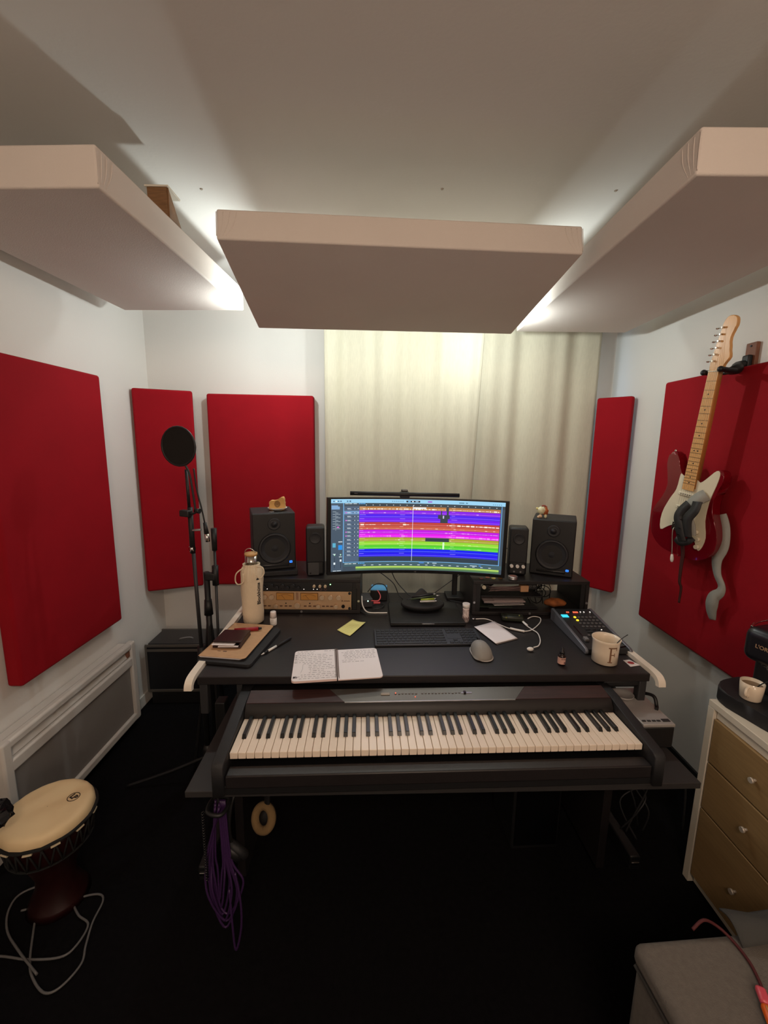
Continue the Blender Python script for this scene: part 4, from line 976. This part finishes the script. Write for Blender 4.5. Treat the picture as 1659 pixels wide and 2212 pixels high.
cable('grey cable loop on the desk between hub and laptop', [(-.05, 1.955, .786), (.0, 1.99, .786), (.022, 1.97, .786), (.01, 1.93, .786), (-.03, 1.915, .786)], dgrey, .0022)
cable('black cable curving from the laptop to the right rack', [(.36, 2.035, .786), (.40, 2.02, .786), (.425, 1.98, .786), (.433, 1.93, .786)], blk, .0024)
cable('thin black cable hanging diagonally at the monitor stand', [(.30, 2.14, .79), (.36, 2.135, .84), (.46, 2.13, .92)], blk, .002)
cable('black cable behind the small right desktop speaker', [(.60, 2.10, 1.08), (.66, 2.08, 1.05), (.70, 2.04, 1.02)], blk, .002)
tag(MB().box((-.012, 1.94, .808), (.034, .010, .009), .003).out('coral_plug', mat('coral cable', (205, 80, 85))), 'coral red cable plug beside the usb hub', 'plug')

# small items on the right rack
for k, (x, y, c, lb_) in enumerate(((.485, 1.905, (130, 70, 70), 'dark red guitar pick on the right rack, leftmost of the picks'), (.520, 1.92, (160, 90, 70), 'brown guitar pick on the right rack, second from the left'), (.545, 1.908, (225, 205, 110), 'pale yellow guitar pick on the right rack'))):
    o = MB().prism([(-.011, .008), (-.006, -.010), (.006, -.010), (.011, .008), (0, .012)], 0, .002, .0005).out('guitar_pick', mat('pick %d' % k, c, .4)); o.location = (x, y, RT+.0002); o.rotation_euler = (0, 0, k*1.1); tag(o, lb_, 'guitar pick')
cs = thing('coin_stack', 'small stack of gold coins on the right rack beside the tin', 'coins', (.578, 1.915, RT+.0002))
for k in range(3): MB().cyl((.001*k, .001*(k % 2), .0025*k), (.001*k, .001*(k % 2), .0025*k+.0022), .012, n=20).out('coin', mat('brass coin', (195, 150, 85), .3, .8), cs)
tn = thing('round_tin', 'small round silver tin with a brown lid on the right rack', 'tin', (.632, 1.895, RT+.0002))
MB().cyl((0, 0, 0), (0, 0, .012), .021, n=32).out('body', silver, tn); MB().lathe([(.0215, .0105), (.022, .0165), (.021, .0175), (.001, .0178)], n=32, cap=False).out('rim', silver, tn); MB().cyl((0, 0, .0176), (0, 0, .0183), .017, n=28).out('lid_print', mat('brown red lid', (130, 85, 75), .5), tn)

# ================================================================== MICROPHONE STAND
ms = thing('microphone_stand', 'black microphone stand with boom, left of the desk', 'stand', (-.795, 1.75, 0))
MB().lathe([(.012, .12), (.012, .64), (.001, .64)], n=16).out('lower_pole', blk, ms)
MB().cyl((0, 0, .62), (-.010, 0, 1.14), .008, n=12).out('upper_pole', dgrey, ms)
MB().cyl((0, 0, .56), (0, 0, .67), .020, .017, 16).out('height_clutch', blk, ms)
MB().lathe([(.014, .08), (.022, .1), (.022, .16), (.014, .18)], n=16).out('tripod_hub', blk, ms)
for a, q in ((190, 1.2), (100, 1), (300, .5)): MB().tube([(0, 0, .12), (cos(rad(a))*.14*q, sin(rad(a))*.14*q, .06), (cos(rad(a))*.30*q, sin(rad(a))*.30*q, .010)], .007, 8).out('leg', blk, ms)
MB().cyl((-.012, 0, 1.10), (-.012, 0, 1.30), .011, n=12).out('boom_clutch', blk, ms)
MB().cyl((-.015, 0, 1.28), (-.018, 0, 1.46), .0065, n=10).out('boom', blk, ms)
MB().tube([(-.016, 0, 1.20), (.02, -.012, 1.205), (.035, -.014, 1.206)], .005, 8).out('clutch_screw', silver, ms)
MB().cyl((-.022, 0, 1.118), (-.004, 0, 1.121), .013, n=14).out('collar_ring', chrome, ms)
pf = thing('pop_filter', 'round black mesh pop filter on the microphone stand', 'pop filter', (-.832, 1.735, 1.555), (0, rad(2), rad(-14)))
MB().tube([(.079*cos(a*pi/12), 0, .079*sin(a*pi/12)) for a in range(24)], .0045, 8, True, 1).out('ring', blk, pf)
MB().cyl((0, -.002, 0), (0, .002, 0), .077, n=48).out('mesh', mat('pop filter mesh', (20, 18, 15), .95, bump=.5, bscale=900), pf)
MB().tube([(.030, 0, -.075), (.045, .004, -.11), (.058, .004, -.18), (.068, .004, -.26), (.06, .002, -.275), (.03, .002, -.278)], .0045, 8).out('gooseneck', blk, pf)
MB().box((.025, 0, -.277), (.045, .03, .028), .005).out('clamp', blk, pf); MB().cyl((.07, 0, -.262), (.092, 0, -.262), .009, .011, 12).out('clamp_knob', blk, pf)
mc = thing('microphone_cable', 'black microphone cable with silver xlr plug hanging from the stand', 'cable', (-.74, 1.735, 1.23))
MB().tube([(-.035, 0, .235), (-.026, 0, .14), (-.012, 0, .07), (-.002, 0, .005)], .0035, 8).out('cable', blk, mc); MB().cyl((-.002, 0, .008), (.003, 0, -.04), .007, .010, 12).out('boot', blk, mc); MB().cyl((.003, 0, -.04), (.006, 0, -.075), .0095, n=16).out('plug', chrome, mc)
# second stand folded beside it
s2 = thing('boom_stand', 'second folded black microphone stand standing beside the first', 'stand', (-.745, 1.80, 0))
MB().cyl((-.03, 0, .12), (-.03, 0, 1.0), .013, n=14).out('pole', blk, s2); MB().cyl((.002, .0, .25), (.012, 0, 1.10), .006, n=10).out('boom', dgrey, s2)
MB().cyl((.012, 0, 1.10), (.013, 0, 1.20), .011, .013, 14).out('boom_grip', blk, s2); MB().cyl((.009, 0, .94), (.010, 0, 1.03), .014, n=12).out('clutch', blk, s2); MB().box((-.012, 0, .98), (.05, .03, .035), .006).out('swivel', blk, s2)
MB().cyl((-.03, 0, .80), (-.03, 0, .87), .02, .016, 14).out('height_clutch', blk, s2)
for k, a in enumerate((60, 95, 130)): MB().tube([(-.03, 0, .82-.01*k), (-.03+.035*cos(rad(a+90*k)), .035*sin(rad(a+90*k)), .5), (-.03+.11*cos(rad(a+90*k)), .10*sin(rad(a+90*k)), .008)], .008, 8).out('leg', blk, s2)

# flight case in the left corner
fb = thing('equipment_box', 'low black box carrying the flight case in the left corner', 'box', (-1.18, 2.43, 0), (0, 0, rad(2)))
MB().box((0, 0, .045), (.38, .22, .088), .004).out('case', blk, fb)
fc = thing('flight_case', 'black flight case with aluminium edges in the left rear corner', 'case', (-1.18, 2.42, .09), (0, 0, rad(2)))
MB().box((0, 0, .142), (.40, .22, .284), .003).out('shell', mat('dark blue black', (14, 15, 20), .5), fc)
alu = mat('dull aluminium', (120, 114, 108), .45, .7)
b = MB()
for z in (.004, .262, .290): b.box((0, -.111, z), (.405, .006, .016), .001)
for s in (-1, 1): b.box((s*.198, -.111, .147), (.012, .007, .29), .001)
b.box((0, .1, .294), (.405, .014, .008), .001)
b.out('edge_trim', alu, fc); MB().box((0, 0, .292), (.385, .19, .012), .003).out('lid', mat('dark lid', (45, 44, 46), .4), fc)
MB().tube([(-.03, -.05, .298), (-.015, -.055, .31), (.03, -.04, .31), (.045, -.03, .298)], .004, 8).out('handle', grey, fc)

# ================================================================== GUITAR
th = rad(6.5)
gy = Vector((0, -sin(th), cos(th))); gz = Vector((-1, 0, 0)); gx = gy.cross(gz)
GM = (Matrix.Rotation(rad(13), 3, gy) @ Matrix((gx, gy, gz)).transposed()).to_4x4(); GM.translation = Vector((1.345, 1.795, 1.235))
GH = Matrix((gx, gy, gz)).transposed().to_4x4(); GH.translation = Vector((1.345, 1.795, 1.235))
gt = thing('electric_guitar', 'red electric guitar with white pickguard hanging on the right wall', 'guitar'); gt.matrix_world = GM
body = [(0, -.185), (-.08, -.178), (-.135, -.145), (-.162, -.09), (-.158, -.03), (-.125, .03), (-.112, .075), (-.122, .12), (-.135, .165), (-.128, .205), (-.105, .212), (-.082, .19), (-.066, .155), (-.045, .128), (-.03, .122), (.03, .118), (.045, .112), (.062, .125), (.08, .148), (.10, .17), (.125, .165), (.132, .135), (.122, .095), (.113, .055), (.122, .01), (.15, -.04), (.165, -.09), (.15, -.145), (.09, -.18)]
S = lambda l: [(x*.98, (y+.07)*1.12) for x, y in l]
sm = [(p.x, p.y) for p in smooth_path([(x, y, 0) for x, y in S(body)], 4, True)]
MB().prism(sm, -.024, .020, .010, sm=True).out('body', gtr_red, gt)
pgd = [(-.100, -.115), (-.108, -.05), (-.082, .02), (-.060, .06), (-.055, .12), (-.045, .122), (-.03, .116), (.028, .112), (.045, .105), (.07, .128), (.10, .158), (.116, .152), (.115, .12), (.104, .07), (.098, .03), (.10, -.03), (.118, -.09), (.110, -.135), (.095, -.145), (.07, -.11), (.03, -.085), (-.02, -.075), (-.06, -.090)]
sm = [(p.x, p.y) for p in smooth_path([(x*.98, (y+.07)*1.12+.01, 0) for x, y in pgd], 3, True)]
MB().prism(sm, .0203, .0225, .0006, sm=True).out('pickguard', cream_pl, gt)
b = MB(); b.bm  # neck: tapered slab
nv = [(-.028, .175), (.028, .175), (.0215, .648), (-.0215, .648)]
MB().prism(nv, .006, .0275, .003).out('neck', maple_d, gt)
MB().prism([(-.0275, .165), (.0275, .165), (.0210, .648), (-.0210, .648)], .0277, .031, .0008).out('fretboard', maple, gt)
Lsc = .648
b = MB()
for k in range(1, 22):
    y = Lsc-(Lsc-Lsc/2**(k/12)); y = Lsc/2**(k/12)
    if y > .168: w_ = .0275-(y-.165)*.0065/.483; b.box((0, y, .0315), (w_*2, .0016, .0012))
b.out('frets', mat('nickel fret', (120, 95, 70), .3, .8), gt)['kind'] = 'stuff'
b = MB()
for k in (3, 5, 7, 9, 12, 15, 17, 19, 21):
    y = Lsc*(2**(-k/12)+2**(-(k-1)/12))/2
    for x in ((-.008, .008) if k == 12 else (0,)): b.cyl((x, y, .031), (x, y, .0316), .0030, n=10)
b.out('fret_marker', blk, gt)
hs = [(-.021, .648), (.021, .648), (.024, .675), (.044, .690), (.036, .72), (.030, .79), (.040, .815), (.036, .845), (.012, .862), (-.006, .850), (-.012, .83), (-.020, .72), (-.024, .67)]
hs = [(-.021, .648), (.021, .648), (.026, .672), (.046, .700), (.034, .74), (.032, .785), (.045, .812), (.040, .842), (.016, .852), (-.004, .838), (-.013, .79), (-.024, .70), (-.027, .672)]
MB().prism([(p.x, p.y) for p in smooth_path([(x, y, 0) for x, y in hs], 3, True)], .008, .023, .002, sm=True).out('headstock', maple, gt)
MB().box((0, .649, .031), (.042, .004, .006), .001).out('nut', cream_pl, gt)
for k in range(6):
    y = .688+k*.0245; x = -.020+k*.0022
    MB().cyl((x+.006, y, .023), (x+.006, y, .034), .0035, n=10).cyl((x-.012, y, .015), (x-.020, y, .015), .002, n=8).sphere((x-.026, y, .015), .007, (.8, .5, 1)).out('tuning_peg', chrome, gt)
b = MB()
for k in range(6):
    x0_ = -.018+k*.0072; x1_ = -.026+k*.0104
    b.cyl((x1_, 0, .034), (x0_, .648, .034), .0005, n=4, caps=False); b.cyl((x0_, .648, .034), (-.014+k*.0022, .688+k*.0245, .032), .0005, n=4, caps=False)
b.out('strings', steel, gt)
for yy, rot in ((.145, 0), (.085, 0), (.038, rad(10))):
    f = MB().box((0, 0, 0), (.082, .017, .008), .004).out('pickup', cream_pl, gt); f.location = (0, yy, .0265); f.rotation_euler = (0, 0, rot)
    b = MB()
    for k in range(6): b.cyl((-.026+k*.0104, 0, .004), (-.026+k*.0104, 0, .0052), .0022, n=8)
    b.out('pole_pieces', dgrey, f)
MB().box((0, -.004, .0245), (.080, .036, .006), .001).out('bridge', chrome, gt)
for k in range(6): MB().box((-.026+k*.0104, .0, .030), (.0085, .018, .006), .001).out('saddle', chrome, gt)
for kx, ky in ((.075, .0), (.088, -.028), (.092, -.060)): MB().cyl((kx, ky, .022), (kx, ky, .034), .011, .009, 18).out('knob', cream_pl, gt)
MB().tube([(-.026, -.012, .028), (-.024, -.03, .034), (-.012, -.09, .034), (-.004, -.135, .033)], .0025, 8).out('tremolo_arm', steel, gt)
MB().tube([(-.004, -.130, .033), (-.001, -.15, .032), (0.0, -.165, .030)], lambda t: .004+.003*sin(t*pi), 8).out('arm_tip', white_p, gt)
MB().sphere((-.12, .318, -.002), .006).sphere((.0, -.135, -.002), .006).out('strap_button', chrome, gt)
# strap: dark bunch over the face, grey tail hanging on the right, thin brown lace below
def ribbon(pts, w_, m, nm, th_=.0035, tw=0, nrm=(0, 0, 1)):
    P_ = smooth_path([(x+(.024 if nm.startswith('strap') and nm != 'strap_tail' else 0), y, z) for x, y, z in pts], 8); b = MB(); n = len(P_); prev = None
    for i, p in enumerate(P_):
        t = (P_[min(n-1, i+1)]-P_[max(0, i-1)]).normalized(); N = Vector(nrm); 
        if tw: N = (Matrix.Rotation(tw*i/(n-1), 3, 'Y') @ N)
        s_ = t.cross(N).normalized(); ww = w_(i/(n-1)) if callable(w_) else w_
        r_ = [b.bm.verts.new(p+s_*ww), b.bm.verts.new(p-s_*ww)]
        if prev: f = b.bm.faces.new((prev[0], prev[1], r_[1], r_[0])); f.smooth = True
        prev = r_
    return solid(b.out(nm, m, gt), th_)
SH = .014
ribbon([(.062, .165, .030), (.050, .150, .045), (.030, .120, .052), (.018, .08, .056), (.030, .05, .060), (.045, .02, .058), (.05, -.01, .055)], .026, strap_g, 'strap')
ribbon([(.020, .118, .060), (.000, .085, .066), (-.008, .055, .070), (.006, .02, .072), (.02, -.02, .068), (.03, -.045, .062)], .018, strap_b, 'strap_loop')
ribbon([(.052, .135, .056), (.055, .10, .066), (.040, .06, .072), (.042, .02, .07), (.05, -.02, .066)], .020, strap_b, 'strap_loop')
ribbon([(-.010, -.045, .055), (.02, -.055, .060), (.05, -.040, .058), (.062, -.02, .05)], .014, strap_b, 'strap_end')
MB().box((.038, .048, .076), (.010, .003, .002)).box((.040, .01, .076), (.010, .003, .002)).box((.036, -.02, .073), (.010, .003, .002)).out('buckle', chrome, gt)
ribbon([(.012, -.06, .040), (.018, -.11, .03), (.020, -.17, .026), (.025, -.24, .022), (.034, -.27, .016), (.036, -.34, .012)], lambda t: .009-.005*t, mat('dark brown lace', (62, 18, 14), .7), 'strap_lace')
# grey tail behind the body, hanging free
def tailw(t): return .020+.006*sin(t*9)-.010*max(0, t-.85)/.15
ribbon([(.125, .09, -.020), (.150, .04, -.016), (.168, -.03, -.008), (.166, -.09, .0), (.184, -.145, .004), (.212, -.185, .005), (.212, -.215, .004), (.190, -.25, .0), (.190, -.30, -.002), (.205, -.345, -.004)], tailw, strap_g, 'strap_tail', .003)
# hanger
gh = thing('guitar_hanger', 'black guitar wall hanger on a small wooden block above the right red panel', 'hanger'); gh.matrix_world = GH
hz_ = .648
bpy.context.view_layer.update(); GI = gh.matrix_world.inverted()
def hpart(b, name, m): o = b.out(name, m, gh); o.matrix_parent_inverse = GI; return o
nk = GM @ Vector((0, .645, .012))
hpart(MB().box((1.491, 1.752, 1.936), (.016, .050, .125), .003), 'wood_block', wood_brown)
hpart(MB().box((1.474, 1.752, 1.925), (.02, .034, .05), .006), 'bracket', blk)
hpart(MB().tube([(1.468, 1.752, 1.918), (1.44, 1.752, 1.905), (1.40, nk.y-.012, nk.z+.012), (1.375, nk.y-.004, nk.z+.004)], lambda t: .013+.008*sin(t*pi), 12), 'arm', blk)
hpart(MB().tube([(1.372, nk.y-.042, nk.z), (1.374, nk.y, nk.z), (1.366, nk.y+.042, nk.z+.002)], .008, 10), 'yoke_bar', blk)
for q in (-.040, .042):
    hpart(MB().tube([(1.374, nk.y+q, nk.z), (1.345, nk.y+q, nk.z+.003), (1.315, nk.y+q*1.05, nk.z+.006)], .010, 12).sphere((1.313, nk.y+q*1.05, nk.z+.006), .0115), 'padded_prong', mat('black rubber', (18, 19, 24), .5))
hpart(MB().cyl((1.483, 1.752, 1.885), (1.480, 1.752, 1.885), .004, n=10), 'screw', dgrey)
hpart(MB().cyl((1.483, 1.752, 1.985), (1.480, 1.752, 1.985), .004, n=10), 'screw', dgrey)

# ================================================================== DRUM
dr = thing('djembe', 'dark wooden hand drum with pale skin and rope rim in front of the radiator', 'drum', (-1.105, 1.225, 0)); dr.scale = (1.09, 1.09, .72)
MB().lathe([(.001, .003), (.085, .003), (.075, .03), (.055, .10), (.052, .16), (.07, .24), (.10, .33), (.112, .41), (.114, .455), (.001, .455)], n=40).out('shell', drum_w, dr)
MB().lathe([(.118, .440), (.121, .462), (.1185, .484), (.113, .495), (.106, .500), (.095, .5022), (.001, .503)], n=48, cap=False, wob=lambda a, z: .006*sin(17*a)+.004*sin(29*a)*(z < .47)).out('drum_skin', skin_m, dr)
MB().tube([(.123*cos(a*pi/12), .123*sin(a*pi/12), .452+.003*(a % 2)) for a in range(24)], .006, 8, True, 2).out('rim_ring', rope_b, dr)
b = MB()
for a in range(24):
    if a % 2: b.tube([(.1225*cos(a*pi/12+q), .1225*sin(a*pi/12+q), .4395+.002*q) for q in (-.09, 0, .09)], .0052, 6)
b.out('white_rope_wrap', rope, dr)
b = MB()
for a in range(24):
    a0 = a*pi/12; b.cyl((.121*cos(a0), .121*sin(a0), .44), (.108*cos(a0+.12), .108*sin(a0+.12), .33), .0025, n=6); b.cyl((.108*cos(a0+.12), .108*sin(a0+.12), .33), (.121*cos(a0+.26), .121*sin(a0+.26), .44), .0025, n=6)
b.tube([(.108*cos(a*pi/8), .108*sin(a*pi/8), .33) for a in range(16)], .004, 6, True, 2)
b.out('tension_rope', rope_b, dr)
lg = MB(); lg.tube([(.0165*cos(a*pi/8), .0165*sin(a*pi/8), 0) for a in range(16)], .0012, 5, True, 2); lgo = lg.out('round_logo', mat('dark logo ink', (50, 38, 30)), dr, (.055, .035, .5035)); 
text('logo_letters', 'LP', .022, mat('dark logo ink', (50, 38, 30)), dr, (.055, .035, .5035), (0, 0, rad(-25)), .0003, bold=.0012)
bl_ = thing('plastic_bag', 'crumpled black shiny bag at the left edge, its top leaning over the drum', 'bag', (-1.30, 1.00, 0))
def crump(b, k):
    for v in b.bm.verts: c = v.co.copy(); v.co += Vector((sin(c.z*150+c.x*170), cos(c.y*160+c.z*130), sin(c.x*140+c.y*190)))*k
    for f in b.bm.faces: f.smooth = False
    return b
crump(MB().tube([(.0, -.02, .0), (-.005, -.02, .06), (.0, -.01, .2), (.03, .02, .33), (.085, .06, .40)], lambda t: .070-.045*t, 20, smooth=8), .005).out('film', mat('crumpled film', (20, 19, 22), .22, bump=1, bscale=60), bl_)
crump(MB().sphere((.135, .105, .445), .042, (1.1, 1, .95), u=16, v=12), .007).out('top_bunch', mat('crumpled film', (20, 19, 22)), bl_)

# floor cables
pts = [(-1.30, 1.05), (-1.153, 1.049), (-1.062, 1.041), (-.968, 1.047), (-.94, 1.078), (-.943, 1.135), (-.993, 1.162), (-1.034, 1.198), (-1.018, 1.22), (-.967, 1.228), (-.941, 1.205), (-.933, 1.142), (-.911, 1.078), (-.892, 1.03), (-.913, .976), (-.95, .963), (-1.011, .997), (-1.055, 1.041), (-1.122, 1.141), (-1.148, 1.183), (-1.196, 1.175)]
# the drum stands close by: keep the loops in front of it
def fl(pts): return [(x*.93+.02, y*.93-.0, .006+.004*(i % 4 == 2)) for i, (x, y) in enumerate(pts)]
cz = thing('floor_cable', 'pale grey cable lying in loops on the carpet at lower left', 'cable', (-1.0, 1.0, 0))
def absol(o, t): o.parent = t; o.matrix_parent_inverse = Matrix.Translation(-Vector(t.location)); return o
pr_ = [(-1.30, 1.0), (-1.153, .99), (-1.062, .985), (-.968, .99), (-.925, 1.02)]
absol(MB().tube([(x, y, .006) for x, y in pts[:8]+pts[8:]], .0034, 8).out('loop', grey_cable), cz)
c2 = thing('floor_cable', 'pale grey cable end curving at the left edge of the carpet', 'cable', (-1.2, 1.1, 0))
absol(MB().tube([(-1.14, 1.27, .014), (-1.232, 1.227, .014), (-1.235, 1.175, .012), (-1.189, 1.115, .010), (-1.105, 1.059, .014), (-1.0, 1.0, .014)], .0034, 8).out('cable', grey_cable), c2)
0 and cable('black cable on the carpet near the base of the microphone stand', [(-.72, 2.05, .006), (-.946, 1.987, .006), (-1.079, 1.78, .006), (-1.154, 1.684, .006), (-1.2, 1.60, .006)], dgrey, .004)
cable('grey cable hanging from the right end of the lower shelf', [(1.0, 1.38, .50), (1.04, 1.37, .49), (1.09, 1.36, .44), (1.13, 1.36, .38), (1.17, 1.38, .30), (1.20, 1.40, .10)], dgrey, .004)
b = MB(); r = random.Random(6)
for k in range(5): b.tube([(1.0+r.uniform(-.05, .08), 1.40+r.uniform(-.03, .05), .45-.09*a+r.uniform(-.02, .02)) for a in range(5)], .003, 6)
tag(b.out('cable_bundle', dgrey), 'loose dark cables hanging below the right end of the desk', 'cables')['kind'] = 'stuff'

# ================================================================== CABINET with drawers
cb = thing('drawer_cabinet', 'white cabinet with three wooden drawer fronts under the coffee machine', 'cabinet', (1.15, 1.11, 0))
CW, CL, CH = .335, .205, .72
b = MB().box((CW/2, 0, CH-.012), (CW, 2*CL-.002, .024), .002); b.out('top', cab_w, cb)
for s in (-1, 1): MB().box((CW/2, s*(CL-.014), (CH-.024)/2), (CW, .026, CH-.024), .001).out('side_panel', cab_w, cb)
MB().box((CW-.006, 0, .35), (.012, 2*CL-.06, .69)).out('back_panel', cab_w, cb)
MB().box((.02, 0, CH-.040), (.02, 2*CL-.06, .028), .001).out('top_rail', cab_w, cb); MB().box((.03, 0, .02), (.02, 2*CL-.06, .035), .001).out('plinth', cab_w, cb)
for z0_, z1_ in ((.502, .664), (.322, .496), (.042, .316)):
    d = MB().box((0, 0, 0), (.018, 2*CL-.062, z1_-z0_), .002).out('drawer', oak, cb); d.location = (.011, 0, (z0_+z1_)/2)
    MB().box((.15, 0, -.01), (.27, 2*CL-.10, (z1_-z0_)*.7)).out('drawer_box', cab_w, d)
    for yy in (0,): MB().cyl((-.009, 0, 0), (-.020, 0, 0), .004, n=10).cyl((-.020, 0, 0), (-.027, 0, 0), .0085, n=14).out('knob', mat('satin knob', (215, 205, 192), .45, .4), d, (0, yy, 0))
# coffee machine
cf = thing('coffee_machine', 'black capsule coffee machine on the white cabinet', 'coffee machine', (1.326, 1.243, .7205), (0, 0, rad(16)))
MB().prism([(p.x, p.y) for p in smooth_path([(-.145, -.10, 0), (-.15, .0, 0), (-.135, .10, 0), (-.05, .135, 0), (.08, .10, 0), (.085, -.10, 0), (.0, -.15, 0), (-.09, -.14, 0)], 5, True)], 0, .048, .006, sm=True).out('drawer_base', blk_v, cf)
MB().box((.025, 0, .14), (.115, .155, .19), .02, seg=4).out('body', blk, cf)
MB().box((-.02, 0, .232), (.19, .145, .115), .030, seg=5).out('head', mat('satin black', (24, 25, 32), .3), cf)
MB().tube([(-.095, -.06, .283), (-.06, -.068, .292), (.0, -.068, .294), (.05, -.05, .292), (.05, .05, .292), (0, .068, .294), (-.06, .068, .292), (-.095, .06, .283)], .004, 8).out('lid_trim', chrome, cf)
MB().cyl((-.075, 0, .178), (-.075, 0, .158), .014, .010, 16).box((-.075, 0, .168), (.012, .05, .008), .002).out('spout', chrome, cf)
text('maker_mark', 'L\'OR', .017, mat('bronze print', (170, 140, 110), .4), cf, (-.1158, .012, .235), (pi/2, 0, -pi/2), .0004, bold=.0003)
cu = thing('coffee_cup', 'small white cup under the coffee machine spout', 'cup', (1.222, 1.243, .7695))
MB().lathe([(.001, 0), (.026, 0), (.0285, .003), (.031, .030), (.0325, .058), (.0315, .0585), (.029, .03), (.026, .006), (.001, .005)], n=36).out('body', ceramic, cu)
MB().tube([(-.026, -.016, .048), (-.040, -.024, .044), (-.042, -.026, .028), (-.025, -.016, .016)], .0042, 8).out('handle', ceramic, cu)
MB().lathe([(.001, .046), (.030, .047)], n=24, cap=False).out('coffee', mat('milky coffee', (130, 105, 80), .3), cu)
sp2 = thing('teaspoon', 'dark teaspoon standing in the small white coffee cup', 'spoon', (1.222, 1.243, .7775))
MB().tube([(.0, .0, .004), (.012, -.012, .045), (.026, -.028, .068), (.040, -.040, .072)], .0018, 8).out('handle', blk, sp2); MB().sphere((-.002, .002, .006), .009, (1, .7, .3)).out('bowl', blk, sp2)

# ================================================================== SOFA corner, cloth, things on it
sf = thing('sofa', 'grey fabric sofa corner at the lower right, close to the camera', 'sofa', (1.03, .42, 0), (0, 0, rad(4)))
MB().box((0, 0, .24), (.86, .72, .44), .02, seg=3).out('base', sofa_m, sf)
MB().box((0, 0, .475), (.87, .73, .05), .018, seg=3).out('seat_cushion', sofa_m, sf)
MB().tube([(-.43, .35, .452), (0, .362, .453), (.43, .35, .452)], .004, 6).tube([(-.433, .35, .452), (-.433, -.35, .452)], .004, 6, smooth=2).out('piping', mat('dark piping', (60, 55, 50), .8), sf)
for x in (-.38, .38):
    for y in (-.3, .3): MB().cyl((x, y, 0), (x, y, .025), .02, n=12).out('foot', blk, sf)
cl = MB(); r = random.Random(12)
cl.grid(lambda u, v: (.80+.42*u, .735+.065*v, .506+.014*abs(sin(u*7+v*2))+.035*sin(pi*v)*(.3+.7*u)), 30, 10)
tag(solid(cl.out('folded_cloth', mat('dark grey cloth', (62, 62, 60), .95, bump=.4)), .004, 1), 'dark grey cloth crumpled along the back edge of the sofa', 'cloth')
cable('dark red cord lying over the grey sofa', [(.715, .768, .508), (.745, .776, .523), (.775, .770, .512), (.790, .745, .507), (.793, .71, .507), (.786, .68, .507), (.775, .655, .508)], mat('dark red cord', (72, 14, 18), .7), .0032, 'cord')
lt_ = thing('lighter', 'glossy orange and pink lighter at the lower right on the sofa', 'lighter', (.752, .612, .504), (0, 0, rad(68)))
MB().box((0, 0, .008), (.055, .022, .014), .006).out('tank', orange, lt_); MB().box((.042, 0, .008), (.03, .018, .014), .005).out('head', pink, lt_)
MB().tube([(-.02, .004, .0155), (.02, .004, .0155)], .0015, 6, smooth=1).out('highlight_strip', mat('pale orange', (250, 190, 120), .2), lt_)
